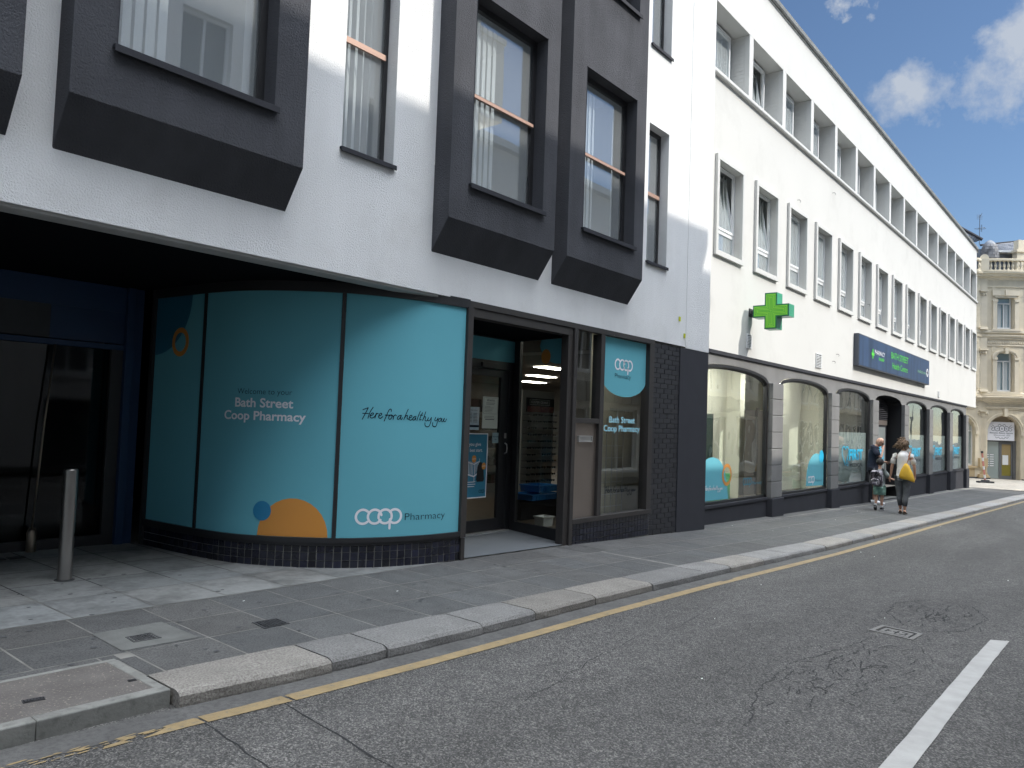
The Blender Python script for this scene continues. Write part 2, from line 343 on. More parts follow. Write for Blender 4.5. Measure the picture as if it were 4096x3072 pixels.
BKX = [-30, 2.1, 4, 6, 8, 11, 20, 29, 34, 46]; BKY = [-1.34, -1.34, -1.41, -1.49, -1.53, -1.53, -1.62, -1.76, -1.88, -2.4]
def kf(x): return lerp(x, KX, KY)
def kb(x): return lerp(x, BKX, BKY)
def mat_asphalt():
    m = bpy.data.materials.new('asphalt'); m.use_nodes = True; t = m.node_tree; ns = t.nodes; L = t.links.new; b = ns['Principled BSDF']; b.inputs['Roughness'].default_value = .82; b.inputs['Specular IOR Level'].default_value = .35
    tcn = ns.new('ShaderNodeTexCoord')
    def noise(sc, det=4, ro=.6, vec=None):
        n = ns.new('ShaderNodeTexNoise'); n.inputs['Scale'].default_value = sc; n.inputs['Detail'].default_value = det; n.inputs['Roughness'].default_value = ro; L(vec or tcn.outputs['Object'], n.inputs['Vector']); return n.outputs['Fac']
    v = ns.new('ShaderNodeTexVoronoi'); v.inputs['Scale'].default_value = 130; L(tcn.outputs['Object'], v.inputs['Vector'])
    r = ns.new('ShaderNodeValToRGB'); L(v.outputs['Color'], r.inputs[0]); e = r.color_ramp.elements
    e[0].position = .15; e[0].color = (.040, .039, .037, 1); e[1].position = .88; e[1].color = (.180, .172, .160, 1); k = e.new(.55); k.color = (.072, .070, .068, 1)
    mp = ns.new('ShaderNodeMapping'); mp.inputs['Scale'].default_value = (.18, .8, 1); L(tcn.outputs['Object'], mp.inputs[0])
    big = noise(1.1, 6, .6, mp.outputs[0]); mid = noise(9, 6, .7)
    def scl(fac, lo, hi, o, a=.3, c=.7):
        q = ns.new('ShaderNodeMapRange'); q.inputs['From Min'].default_value = a; q.inputs['From Max'].default_value = c; q.inputs['To Min'].default_value = lo; q.inputs['To Max'].default_value = hi; L(fac, q.inputs[0])
        w = ns.new('ShaderNodeVectorMath'); w.operation = 'SCALE'; L(o, w.inputs[0]); L(q.outputs[0], w.inputs['Scale']); return w.outputs[0]
    o = scl(big, .72, 1.25, r.outputs[0]); o = scl(mid, .80, 1.18, o)
    L(o, b.inputs['Base Color'])
    bn = ns.new('ShaderNodeBump'); bn.inputs['Strength'].default_value = .9; bn.inputs['Distance'].default_value = .006; L(v.outputs['Distance'], bn.inputs['Height']); bn.invert = True
    L(bn.outputs[0], b.inputs['Normal']); return m
m_asph = mat_asphalt()
m_slab = mat('paving_slab', (.094, .094, .092), .85, bump=.8, bscale=110, attr=True, var=.14, vscale=5, col2=(.045, .045, .045), c2scale=95, c2lo=.46, c2hi=.60)
m_mort = mat('mortar_joint', (.17, .165, .15), .9, var=.3, vscale=6)
m_conc = mat('forecourt_concrete', (.20, .205, .20), .8, bump=.4, bscale=40, attr=True, col2=(.115, .118, .115), c2scale=3.0, c2lo=.46, c2hi=.66, var=.1, vscale=22)
m_gran = mat('granite_kerb', (.205, .202, .195), .8, bump=1, bscale=70, bdist=.006, attr=True, col2=(.11, .105, .10), c2scale=85, c2lo=.42, c2hi=.62, var=.12, vscale=4)
m_conk = mat('concrete_kerb', (.19, .19, .175), .85, bump=.6, bscale=60, var=.18, vscale=5, col2=(.12, .12, .11), c2scale=18, c2lo=.5, c2hi=.7)
m_agg = mat('aggregate_panel', (.105, .095, .088), .85, bump=1, bscale=70, col2=(.27, .24, .20), c2scale=75, c2lo=.58, c2hi=.66, var=.15, vscale=6)
m_cem = mat('cement_patch', (.118, .12, .113), .9, bump=.5, bscale=60, var=.15, vscale=8)
m_pave = mat('side_paving', (.40, .36, .30), .85, bump=.5, bscale=40, attr=True, var=.15, vscale=2)
m_yel = mat('yellow_paint', (.25, .185, .095), .75, var=.15, vscale=12, bump=.6, bscale=90, col2=(.16, .14, .10), c2scale=22, c2lo=.54, c2hi=.68)
m_wpt = mat('white_road_paint', (.33, .325, .31), .75, var=.10, vscale=9, bump=.8, bscale=90)
m_crack = mat('crack_tar', (.018, .018, .019), .9)
m_iron = mat('cast_iron', (.055, .055, .058), .6, metal=.3, var=.3, vscale=20)

def sheet(name, fn, X, Y, m, dz=0):
    mb = MB(); mb.grid([[(x, y, fn(x, y)+dz) for y in Y] for x in X]); return mb.build(name, m, org=(0, 0, 0))
def frange(a, b, s):
    n = max(1, round((b-a)/s)); return [a+(b-a)*i/n for i in range(n+1)]
g = MB(); g.face([(-500, -500, -4.6), (700, -500, -4.6), (700, 500, -4.6), (-500, 500, -4.6)]); tag(g.build('ground', m_conc, org=(0, 0, -4.6)), kind='structure')
ys = [-1.5, -1.7, -1.9, -2.3, -3, -3.8, -4.7, -5.6, -6.5, -7.4]
tag(sheet('road', road, BX[:-1], ys, m_asph), kind='structure')
pb = MB(); pb.grid([[(x, .9, foot(x, 0)-.0015), (x, 0, foot(x, 0)-.0015)]+[(x, kb(x)*q, foot(x, kb(x)*q)-.0015) for q in (.35, .7, 1)] for x in sorted(set([q for q in BX[:-1] if q < 40]+frange(2, 39.5, 1.5)))]); tag(pb.build('pavement_bed', m_mort, org=(0, 0, 0)), kind='structure')
# slabs
sl = MB(); rnd = random.Random(3)
def slab(mb, x0, x1, ya, yb, fn, gap=.006):
    v = rnd.gauss(1, .07); w = rnd.uniform(-.02, .02); mb.cur = (v*(1+w), v, v*(1-w))
    P = [(x0+gap, ya(x0)-gap), (x1-gap, ya(x1)-gap), (x1-gap, yb(x1)+gap), (x0+gap, yb(x0)+gap)]
    mb.face([(x, y, fn(x, y)) for x, y in P])
def rows_for(x): return None
n = 0
def mkrow(j, n, top): return (lambda x, j=j, n=n, top=top: top+(kb(x)-top)*j/n)
for j in range(3):
    x = -6.0+.18
    while x < 12.0:
        nx = x+.5 if x < 7.6 else x+rnd.uniform(.42, .85)
        if j == 2 and x < 2.0 or (j == 2 and nx < 2.3 and x < 2.1): x = nx; continue
        slab(sl, x, min(nx, 12.0), mkrow(j, 3, 0), mkrow(j+1, 3, 0), foot); x = nx
for j in range(4):
    x = 12.0-rnd.uniform(0, .3)
    while x < 39.5:
        nx = x+rnd.uniform(.45, 1.1); v = 0
        x0 = max(x, 12.0); slab(sl, x0, nx, mkrow(j, 4, .38), mkrow(j+1, 4, .38), foot); x = nx
# narrow slabs behind the tarmac panel
x = -6.0
while x < 2.05:
    nx = min(x+.5, 2.1); slab(sl, x, nx, mkrow(2, 3, 0), lambda x: -1.0, foot); x = nx
slab(sl, 2.072, 2.18, lambda x: -.985, lambda x: kb(x), foot)
tag(sl.build('pavement', m_slab, org=(0, 0, 0)), kind='structure')
# spilled chewing-gum spots and stains on the slabs
gm = MB()
for i in range(150):
    gx = rnd.uniform(1.0, 12); gy = rnd.uniform(-1.35, 1.4 if gx < 3.9 else -.05); r = rnd.uniform(.008, .019)
    gm.face([(gx+r*1.2*math.cos(a), gy+r*math.sin(a), foot(gx, gy)+.004) for a in [k*math.pi/4 for k in range(8)]])
tag(gm.build('gum_spots', mat('old_gum', (.06, .062, .065), .9), org=(0, 0, 0)), 'small dark chewing gum spots trodden into the paving', 'gum spots', kind='stuff')
# forecourt
fc = MB()
for i in range(-16, 8):
    for j in range(0, 14):
        x0 = 2.23+.555*i; y0 = .6*j
        if x0 > 5.9: continue
        slab(fc, x0, min(x0+.555, 6.03), lambda x: y0+.6, lambda x: y0, lambda x, y: foot(x, y)+.002, .0055)
tag(fc.build('forecourt', m_conc, org=(0, 0, 0)), kind='structure')
tag(sheet('forecourt_bed', foot, [x for x in BX if x < 6.1]+[6.1], [0, 9], mat('dark_joint', (.03, .03, .03), .9), -.003), kind='structure')
# granite kerb, stone by stone
kbm = MB(); js = [2.08, 3.0, 3.43, 4.32, 4.95, 5.79, 6.77, 7.88, 8.56, 9.57, 10.5, 12.06]
while js[-1] < 46: js.append(js[-1]+rnd.uniform(.75, 1.35))
def kerbstone(x0, x1, t):
    kbm.cur = t; gp = .006; prof = []
    nseg = max(2, int((x1-x0)/.12)); rows = []
    jf = rnd.uniform(-.008, .008)
    for i in range(nseg+1):
        x = x0+gp+(x1-x0-2*gp)*i/nseg; e = .012 if i in (0, nseg) else 0
        w = rnd.uniform(-.004, .004); yf = kf(x)+jf; yb = kb(x)+.004; zt = foot(x, -1.7)+.003; zb = road(x, yf)-.03
        zk = foot(x, yb)+.002; rows.append([(x, yb, zk-.12), (x, yb, zk-e*.4), (x, yf+.05, zt+w*.4-e*.4), (x, yf+.018+w, zt-.008-e*.5), (x, yf+w+e*.4, zt-.028), (x, yf+w*2+e*.4-.004, zt-.07), (x, yf+w*2+e*.4, zb)])
    kbm.grid(rows); kbm.face(rows[0]); kbm.face(rows[-1])
for i in range(len(js)-1):
    v = rnd.gauss(1.05+min(.55, .03*max(0, js[i]-8)), .10); pink = 1.05 if i in (0, 4) or rnd.random() < .15 else 1  # stones farther along painted lighter for the sunlight there
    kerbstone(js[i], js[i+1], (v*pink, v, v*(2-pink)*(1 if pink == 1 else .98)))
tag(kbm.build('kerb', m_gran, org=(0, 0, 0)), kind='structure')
# concrete edging round the panel with service plates
ck = MB()
def ckbox(x0, x1, y0, y1, dz0, dz1):
    nn = max(1, int((x1-x0)/.6))
    for i in range(nn):
        a = x0+(x1-x0)*i/nn; b = x0+(x1-x0)*(i+1)/nn
        ck.box(a+.001, b-.001, y0, y1, dz0, dz1, lambda x, y, z: (x, y, foot(x, y)+z))
ckbox(-8, 2.07, -1.62, -1.545, -.16, .004); ckbox(2.01, 2.07, -1.545, -1.0, -.1, .003); ckbox(-8, 2.07, -1.0, -.965, -.1, .0035)
tag(ck.build('concrete_edging', m_conk, org=(0, 0, 0), bevel=.007), kind='structure')
tag(sheet('aggregate_strip', foot, frange(-8, 2.012, 1), [-1.0, -1.56], m_agg, .001), kind='structure')
cp = MB(); cp.face([(x, y, foot(x, y)+.003) for x, y in ((2.17, -.42), (2.62, -.41), (2.63, -.88), (2.16, -.86))]); tag(cp.build('cement_patch', m_cem, org=(0, 0, 0)), kind='structure')
# side street paving
sp = MB(); 
for i in range(40):
    for j in range(60):
        x0 = 39.5+i*.62; y0 = -2.9+j*.31
        if j < 8 and x0 > 44: pass
        slab(sp, x0+(j % 2)*.3, x0+.62+(j % 2)*.3, lambda x: y0+.31, lambda x: y0, lambda x, y: base(x)+.003, .006)
tag(sp.build('side_street', m_pave, org=(0, 0, 0)), kind='structure')
tag(sheet('side_street_bed', lambda x, y: base(x), [39.4, 50, 70], [-3, 20], m_mort, -.003), kind='structure')
op = sheet('opposite_pavement', lambda x, y: base(x)-.02, [x for x in BX[:-1]], [-7.4, -14], m_slab); tag(op, kind='structure')
m_gut = mat('gutter_asphalt', (.088, .086, .083), .85, bump=.5, bscale=120, var=.22, vscale=5, col2=(.06, .059, .057), c2scale=35, c2lo=.45, c2hi=.62)
gt = MB(); gt.grid([[(x, kf(x)+.01, road(x, kf(x))+.002), (x, kf(x)-.21+.006*math.sin(x*7), road(x, kf(x)-.21)+.002)] for x in frange(-6, 39, .35)]); tag(gt.build('gutter', m_gut, org=(0, 0, 0)), kind='structure')
# markings
def ribbon(mb, pts, w, fn, dz):
    n = len(pts)
    for i in range(n-1):
        (x0, y0), (x1, y1) = pts[i], pts[i+1]; d = Vector((x1-x0, y1-y0)).normalized(); nx, ny = -d.y*w/2, d.x*w/2
        mb.face([(x0+nx, y0+ny, fn(x0+nx, y0+ny)+dz), (x0-nx, y0-ny, fn(x0-nx, y0-ny)+dz), (x1-nx, y1-ny, fn(x1-nx, y1-ny)+dz), (x1+nx, y1+ny, fn(x1+nx, y1+ny)+dz)])
yl = MB()
def yy(x): return kf(x)-lerp(x, [2, 5, 12, 18, 30], [.235, .245, .235, .165, .16])
def yellow(x0, x1, wa=.105):
    xs = frange(x0, x1, .22 if x1 < 12 else 1); rows = []
    for x in xs:
        w = wa*(1+rnd.uniform(-.05, .05)); c = yy(x)+rnd.uniform(-.003, .003)
        rows.append([(x, c+w/2, road(x, c+w/2)+.004), (x, c-w/2, road(x, c-w/2)+.004)])
    yl.grid(rows)
yellow(2.085, 2.545); yellow(2.565, 44); 
yl.grid([[(x, yy(x)+a, road(x, yy(x)+a)+.004), (x, yy(x)-.047, road(x, yy(x)-.047)+.004)] for x, a in ((1.78, -.04), (1.85, -.015), (1.95, .035), (2.0, .045), (2.06, .046), (2.07, .03))])
yl.grid([[(x, yy(x)+a, road(x, yy(x)+a)+.004), (x, yy(x)-.047, road(x, yy(x)-.047)+.004)] for x, a in ((1.60, -.045), (1.62, -.02), (1.70, -.01), (1.73, -.045))])
for i in range(60):
    x = rnd.uniform(1.2, 2.0); c = yy(x)+rnd.uniform(-.04, .05)*(1 if x < 1.6 else .6)+.01; a = rnd.uniform(.004, .018)
    yl.face([(x+a*2*math.cos(k*1.05), c+a*.5*math.sin(k*1.05), road(x, c)+.0045) for k in range(6)])
yellow(-6, 1.22)
tag(yl.build('yellow_line', m_yel, org=(0, 0, 0)), kind='structure')
wd = MB(); rows = []
for i in range(31):
    t = i/30; xa = 3.55+(7.02-3.55)*t; e = rnd.uniform(-.002, .002)
    rows.append([(xa, -4.595-.03*t+e, road(xa, -4.6)+.004), (xa+.06, -4.712-.03*t+e, road(xa, -4.71)+.004)])
wd.grid(rows)
for k in range(1, 6):
    x0 = 7.02+k*6-3.5; wd.grid([[(x, -4.66-.03*k, road(x, -4.7)+.004), (x, -4.77-.03*k, road(x, -4.7)+.004)] for x in (x0, x0+1.5)])
tag(wd.build('centre_line', m_wpt, org=(0, 0, 0)), kind='structure')
# cracks and seams in the asphalt
cr = MB()
def crack(p, q, w, amp=.05, n=14):
    pts = [(p[0]+(q[0]-p[0])*i/n+rnd.uniform(-amp, amp)*(0 < i < n), p[1]+(q[1]-p[1])*i/n+rnd.uniform(-amp, amp)*(0 < i < n)) for i in range(n+1)]
    for i in range(n): ribbon(cr, pts[i:i+2], w*rnd.uniform(.3, 1.5), road, .002)
    return pts
crack((2.10, -1.72), (1.95, -2.9), .008, .008, 10); crack((2.53, -1.75), (2.30, -3.3), .010, .010, 14)
cyc = [(7.0, -4.05), (7.5, -3.78), (8.1, -3.72), (8.65, -3.95), (8.5, -4.3), (7.9, -4.5), (7.2, -4.42), (6.95, -4.2)]
for i in range(len(cyc)-1): crack(cyc[i], cyc[i+1], .010, .014, 18)
cyc = [(3.9, -3.95), (4.5, -3.78), (5.2, -3.72), (5.8, -3.85), (6.45, -3.95)]
for i in range(len(cyc)-1): crack(cyc[i], cyc[i+1], .007, .018, 18)
for i in range(170):
    cx, cy = (rnd.gauss(7.7, .45), rnd.gauss(-4.12, .17)) if i < 95 else (rnd.gauss(5.3, .55), rnd.gauss(-4.10, .16))
    a = rnd.gauss(.2, .7); l = rnd.uniform(.05, .22); crack((cx, cy), (cx+l*math.cos(a), cy+l*.6*math.sin(a)), .0075, .008, 7)
crack((3.4, -2.9), (5.2, -2.6), .005, .03, 12); crack((5.3, -2.75), (6.6, -2.55), .006, .03, 8)
tag(cr.build('asphalt_cracks', m_crack, org=(0, 0, 0)), 'dark cracks wandering over the worn asphalt', 'cracks', kind='stuff')
# litter flecks
lf = MB()
for i in range(26):
    x = rnd.uniform(3, 26); y = rnd.uniform(-4.5, -2.2) if rnd.random() < .6 else rnd.uniform(-1.2, 0); fnn = road if y < -1.7 else foot; a = rnd.uniform(.006, .014)
    lf.face([(x-a, y-a*.5, fnn(x, y)+.006), (x+a, y-a*.4, fnn(x, y)+.008), (x+a*.8, y+a*.5, fnn(x, y)+.009), (x-a*.7, y+a*.6, fnn(x, y)+.006)])
tag(lf.build('litter_flecks', m_paper, org=(0, 0, 0)), 'tiny pale flecks of litter scattered on road and pavement', 'litter', kind='stuff')
# covers
def cover(name, label, cat, P, fn, dz, cells=(5, 3), frame=.018, rib=True, mt=None, group=None):
    """P: four corners (x,y); frame + recessed plate with raised pattern"""
    cx = sum(p[0] for p in P)/4; cy = sum(p[1] for p in P)/4; t = thing(name, label, cat, (cx, cy, fn(cx, cy)), group)
    def bl(u, v, z): 
        x = (P[0][0]*(1-u)+P[1][0]*u)*(1-v)+(P[3][0]*(1-u)+P[2][0]*u)*v; y = (P[0][1]*(1-u)+P[1][1]*u)*(1-v)+(P[3][1]*(1-u)+P[2][1]*u)*v
        return (x, y, fn(x, y)+z)
    W_ = math.dist(P[0], P[1]); H_ = math.dist(P[0], P[3]); fu, fv = frame/W_, frame/H_; mt = mt or m_iron
    b = MB(); B = lambda u0, u1, v0, v1, z0, z1: b.box(u0, u1, v0, v1, z0, z1, bl)
    B(0, 1, 0, fv, -.02, dz); B(0, 1, 1-fv, 1, -.02, dz); B(0, fu, fv, 1-fv, -.02, dz); B(1-fu, 1, fv, 1-fv, -.02, dz); b.build('frame', mt, t)
    b = MB(); B(fu*1.3, 1-fu*1.3, fv*1.3, 1-fv*1.3, -.03, dz-.004); b.build('plate', m_crack if rib else mt, t)
    b = MB()
    if rib:
        nu, nv = cells
        for i in range(nu):
            for j in range(nv):
                u0 = fu*1.6+(1-3.2*fu)*(i+.12)/nu; u1 = fu*1.6+(1-3.2*fu)*(i+.88)/nu; v0 = fv*1.6+(1-3.2*fv)*(j+.15)/nv; v1 = fv*1.6+(1-3.2*fv)*(j+.85)/nv
                B(u0, u1, v0, v1, dz-.01, dz+.001)
        b.build('grid_pattern', mt, t)
    return t, bl
cover('drain_cover', 'worn square iron cover set in a pale cement patch', 'drain cover', [(2.28, -.745), (2.45, -.755), (2.45, -.61), (2.29, -.612)], foot, .005, (6, 4), .012, group='iron covers in the pavement')
cover('drain_cover', 'crisp rectangular iron cover flush with the dark slabs', 'drain cover', [(3.05, -.96), (3.255, -.95), (3.26, -.79), (3.07, -.785)], foot, .005, (7, 5), .014, group='iron covers in the pavement')
cover('service_plate', 'long narrow black plate in the aggregate strip', 'service plate', [(1.472, -1.362), (1.566, -1.372), (1.574, -1.335), (1.478, -1.322)], foot, .006, (6, 1), .004, group='small black plates by the kerb')
cover('service_plate', 'tiny black plate near the corner of the concrete edging', 'service plate', [(1.96, -1.385), (2.0, -1.39), (2.005, -1.366), (1.965, -1.36)], foot, .006, (3, 1), .003, group='small black plates by the kerb')
m_mh = mat('worn_cover', (.15, .145, .135), .65, metal=.2, var=.2, vscale=20, bump=.5, bscale=90)
t, bl = cover('manhole_cover', 'pale rectangular metal cover sunk in cracked asphalt', 'manhole cover', [(6.53, -4.185), (6.82, -4.20), (6.91, -3.88), (6.63, -3.85)], road, .006, frame=.035, rib=False, mt=m_mh)
b = MB()
for u0, u1, v0, v1 in ((.16, .84, .13, .16), (.16, .84, .84, .87), (.16, .19, .16, .84), (.81, .84, .16, .84), (.35, .65, .25, .29), (.35, .39, .29, .40), (.61, .65, .29, .40), (.30, .70, .47, .51), (.48, .52, .43, .57), (.35, .65, .70, .74), (.48, .52, .62, .70)):
    b.box(u0, u1, v0, v1, 0, .004, bl)
b.build('raised_marks', m_crack, t)
# steel bollard
bo = thing('bollard', 'brushed stainless steel bollard standing on the shaded forecourt', 'bollard', (2.66, 1.29, foot(2.66, 1.29)))
zb = foot(2.66, 1.29); b = MB(); b.lathe([(.054, zb), (.054, zb+.895), (.050, zb+.902), (0.001, zb+.902)], 2.66, 1.29, 32); b.build('post', mat('satin_steel', (.36, .345, .33), .30, metal=.95, streak=.25), bo, smooth=False)
b = MB(); b.lathe([(.075, zb), (.075, zb+.006), (.056, zb+.010)], 2.66, 1.29, 28); b.build('base_ring', m_iron, bo)
# ================================================================ PHARMACY BUILDING (bays, curved shopfront)
PH = thing('pharmacy_building', 'white rendered building with black box bays above a curved turquoise shopfront', 'building', (6, 0, -1.47))
WZ0, WZ1, WZ2, WZ3 = 2.395, 4.43, 5.61, 7.65
bays = [(-3.62, -1.84, 'x'), (-.14, 1.646, 'x'), (1.914, 3.69, 'x'), (5.406, 7.188, 'x'), (7.449, 9.255, 'x')]
bays = [(-3.62, -1.84), (-.14, 1.646), (1.914, 3.69), (5.406, 7.188), (7.449, 9.255)]
slims = [(-1.30, -.69), (4.237, 4.852), (9.74, 10.35)]
holes = [(a, b, c, d) for a, b in slims for c, d in ((2.38, 4.43), (5.60, 7.65))]
inb = [(a+.12, b-.12, c, d) for a, b in bays for c, d in ((2.2, 4.6), (5.4, 7.8))]
mb = MB(); wall_holes(mb, -9, 11.05, 1.26, 9.8, 0, holes+inb, .19)
# wall meshes behind the bays stay open so their rooms connect; reveals of those openings are tiny
mb.face([(11.05, 0, 1.24), (11.9, 0, 1.24), (11.9, 0, 9.8), (11.05, 0, 9.8)])
mb.face([(11.9, 0, 1.24), (11.9, .32, 1.24), (11.9, .32, 9.8), (11.9, 0, 9.8)])
mb.face([(-9, 0, 9.8), (11.9, 0, 9.8), (11.9, 8, 9.8), (-9, 8, 9.8)])
mb.face([(-9, .0, 1.26), (5.6, .0, 1.26), (5.6, .10, 1.26), (-9, .10, 1.26)])
mb.face([(-9, 0, -1.3), (-9, 0, 9.8), (-9, 8, 9.8), (-9, 8, -1.3)])
mb.face([(10.0, 0, 1.24), (11.9, 0, 1.24), (11.9, .2, 1.24), (10.0, .2, 1.24)])
# shallow construction joint: second coat on the right hand strip
mb.box(11.055, 11.897, -.006, -.001, 1.245, 9.79)
mb.build('wall', m_stucco, PH)
b = MB(); b.prism([(0.02, 1.262), (.02, 1.238), (.045, 1.230), (.17, 1.230), (.20, 1.242), (.20, 1.262)], -9, 5.55, 'x'); b.build('soffit_trim', mat('soffit_trim', (.40, .40, .39), .8, bump=.5, bscale=60, var=.1, vscale=6), PH)
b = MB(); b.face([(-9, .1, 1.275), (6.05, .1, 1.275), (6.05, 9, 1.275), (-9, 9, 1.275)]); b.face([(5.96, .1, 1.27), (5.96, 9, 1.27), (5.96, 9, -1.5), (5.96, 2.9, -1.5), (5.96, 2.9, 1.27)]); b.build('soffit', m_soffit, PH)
# ---- box bays
def vblinds(x0, x1, z0, z1, y, n, slat=.085, ang=25, pat=None):
    b = MB(); s = (x1-x0)/n
    for i in range(n):
        if pat and not pat(i): continue
        c = x0+s*(i+.5); a = rad(ang+rnd.uniform(-6, 6)); dx, dy = slat/2*math.cos(a), slat/2*math.sin(a)
        b.face([(c-dx, y-dy, z0), (c+dx, y+dy, z0), (c+dx, y+dy, z1), (c-dx, y-dy, z1)])
    return b
BP = -.22
def bay(x0, x1, wl, wr, which, front=True):
    b = MB(); hs = [(wl, wr, WZ0, WZ1), (wl, wr, WZ2, WZ3)]
    wall_holes(b, x0, x1, 2.0, 8.7, BP, hs, .19)
    for x in (x0, x1): b.face([(x, BP, 2.0), (x, 0.0, 1.675), (x, 0, 8.7), (x, BP, 8.7)])
    b.face([(x0, BP, 2.0), (x1, BP, 2.0), (x1, 0, 1.675), (x0, 0, 1.675)]); b.face([(x0, BP, 8.7), (x1, BP, 8.7), (x1, 0, 8.7), (x0, 0, 8.7)])
    o = b.build('bay_window', m_dark, PH, bevel=.009)
    for k, (z0, z1) in enumerate(((WZ0, WZ1), (WZ2, WZ3))):
        fy = BP+.15; b = MB(); frame_rect(b, wl, wr, z0+.02, z1, .065, fy, fy+.05); b.box(wl+.055, wr-.055, fy+.004, fy+.048, z0+1.035, z0+1.06)
        b.build('frame', m_frame, o)
        if which != 2:
            b = MB(); b.box(wl+.04, wr-.06, fy-.030, fy+.004, z0+1.00, z0+1.035); b.build('transom', m_rail, o)
        else:
            b = MB(); b.box(wl+.05, wr-.06, fy-.010, fy+.004, z0+1.00, z0+1.035); b.build('transom', m_frame, o)
        b = MB(); b.box(wl+.05, wr-.05, fy+.028, fy+.036, z0+.07, z1-.05); b.build('pane', m_glassU, o)
        b = MB(); b.box(wl-.03, wr+.03, BP-.045, BP+.155, z0-.012, z0+.012); b.box(wl-.03, wr+.03, BP-.045, BP-.032, z0-.040, z0-.012); b.build('sill', m_anth, o, bevel=.003)
        if which in (3,): b = vblinds(wl+.06, wl+.66, z0+.1, z1-.1, fy+.13, 7, .085, 15)
        elif which == 4: b = vblinds(wl+.06, wr-.1, z0+.1, z1-.1, fy+.13, 13, .088, 14, lambda i: i < 7 or i > 11)
        else: b = vblinds(wl+.04, wr-.05, z0+.08, z1-.1, fy+.13, 13, .085, 22, lambda i: i < 5 or i > 11)
        b.build('blind', m_blind, o)
    return o
bay(-3.62, -1.84, -3.34, -2.13, 0); bay(-.14, 1.646, .14, 1.36, 1); bay(1.914, 3.69, 2.19, 3.395, 2)
bay(5.406, 7.188, 5.71, 6.93, 3); bay(7.449, 9.255, 7.76, 8.985, 4)
for i, (a, c) in enumerate(slims):
    for z0, z1 in ((2.38, 4.43), (5.60, 7.65)):
        b = MB(); fy = .14; frame_rect(b, a, c, z0+.01, z1, .045, fy, fy+.05)
        o = b.build('slim_window', m_frame, PH); ORG[o.name] = ORG[PH.name]
        b = MB(); b.box(a+.02, c-.045, fy-.025, fy-.002, z0+1.045, z0+1.10); b.build('transom', m_rail, o)
        b = MB(); b.box(a+.04, c-.04, fy+.02, fy+.028, z0+.05, z1-.04); b.build('pane', m_glassU, o)
        b = MB(); b.box(a-.02, c+.02, -.035, .14, z0-.012, z0+.010); b.box(a-.02, c+.02, -.035, -.024, z0-.035, z0-.012); b.build('sill', m_anth, o, bevel=.003)
        vblinds(a+.05, c-.04, z0+.1, z1-.08, fy+.16, 6, .085, 40).build('blind', m_blind, o)
# upper rooms: ceilings with tile grid and side walls seen through the glass
b = MB(); 
for z in (4.72, 7.95):
    b.face([(-4, .05, z), (11, .05, z), (11, 5, z), (-4, 5, z)])
b.build('room_ceiling', m_officec, PH)
b = MB()
for z in (4.715, 7.945):
    for i in range(26): b.box(-4+i*.6, -3.97+i*.6, .25, 5, z-.004, z)
    for j in range(8): b.box(-4, 11, .3+j*.6, .33+j*.6, z-.0085, z-.0045)
b.build('ceiling_grid', m_int, PH)
b = MB()
for z0, z1 in ((1.9, 4.72), (5.1, 7.95)):
    b.face([(-4, 5, z0), (11, 5, z0), (11, 5, z0+.7), (-4, 5, z0+.7)]); b.face([(-4, 5, z1-.35), (11, 5, z1-.35), (11, 5, z1), (-4, 5, z1)]); [b.box(q*1.5-4, q*1.5-3.7, 5, 5.05, z0+.7, z1-.35) for q in range(11)]; b.face([(-4, .05, z0), (11, .05, z0), (11, 5, z0), (-4, 5, z0)])  # unseen rear wall left open in a band, added to let daylight in
    for x in (-4, .9, 4.0, 5.1, 7.32, 9.5, 11): b.face([(x, .02, z0), (x, 5, z0), (x, 5, z1), (x, .02, z1)])
b.build('room_walls', m_officew, PH)
b = MB()
for x, y in ((2.5, .9), (2.9, 1.9), (3.3, .8), (6.3, 1.2), (8.3, 1.4)): b.box(x-.15, x+.15, y-.15, y+.15, 4.68, 4.70)
b.build('ceiling_vent', m_white2, PH)
# ---- curved display window
CP = [(6.0, 0), (5.85, .005), (5.5, .055), (5.09, .19), (4.72, .40), (4.44, .68), (4.24, .97), (4.10, 1.30), (4.03, 1.70), (3.99, 2.15), (3.96, 2.72)]
def catmull(P, n=12):
    P = [Vector(p) for p in P]; P = [2*P[0]-P[1]]+P+[2*P[-1]-P[-2]]; o = []
    for i in range(1, len(P)-2):
        for k in range(n):
            t = k/n; a, b_, c, d = P[i-1:i+3]; o.append(.5*((2*b_)+(c-a)*t+(2*a-5*b_+4*c-d)*t*t+(-a+3*b_-3*c+d)*t**3))
    o.append(P[-2]); return o
CQ = catmull(CP); CL = [0]
for i in range(1, len(CQ)): CL.append(CL[-1]+(CQ[i]-CQ[i-1]).length)
def curve(s, off=0):
    s = max(0, min(s, CL[-1]-1e-6)); i = 0
    while CL[i+1] < s: i += 1
    t = (s-CL[i])/(CL[i+1]-CL[i]); p = CQ[i].lerp(CQ[i+1], t)
    def tan(k): k = max(1, min(k, len(CQ)-2)); return (CQ[k+1]-CQ[k-1]).normalized()
    d = (tan(i)*(1-t)+tan(i+1)*t).normalized()
    return p.x-d.y*off, p.y+d.x*off
def cv(off): return lambda u, v: (*curve(u, off), v)
def cstrip(mb, s0, s1, z0, z1, o0, o1, n=None):
    n = n or max(1, int((s1-s0)/.06)); rows = []
    for i in range(n+1):
        s = s0+(s1-s0)*i/n; a = curve(s, o0); c = curve(s, o1); rows.append([(*a, z0), (*c, z0), (*c, z1), (*a, z1)])
    mb.grid(rows, True); mb.face(rows[0]); mb.face(rows[-1])
GZ0, GZ1 = -1.17, 1.175
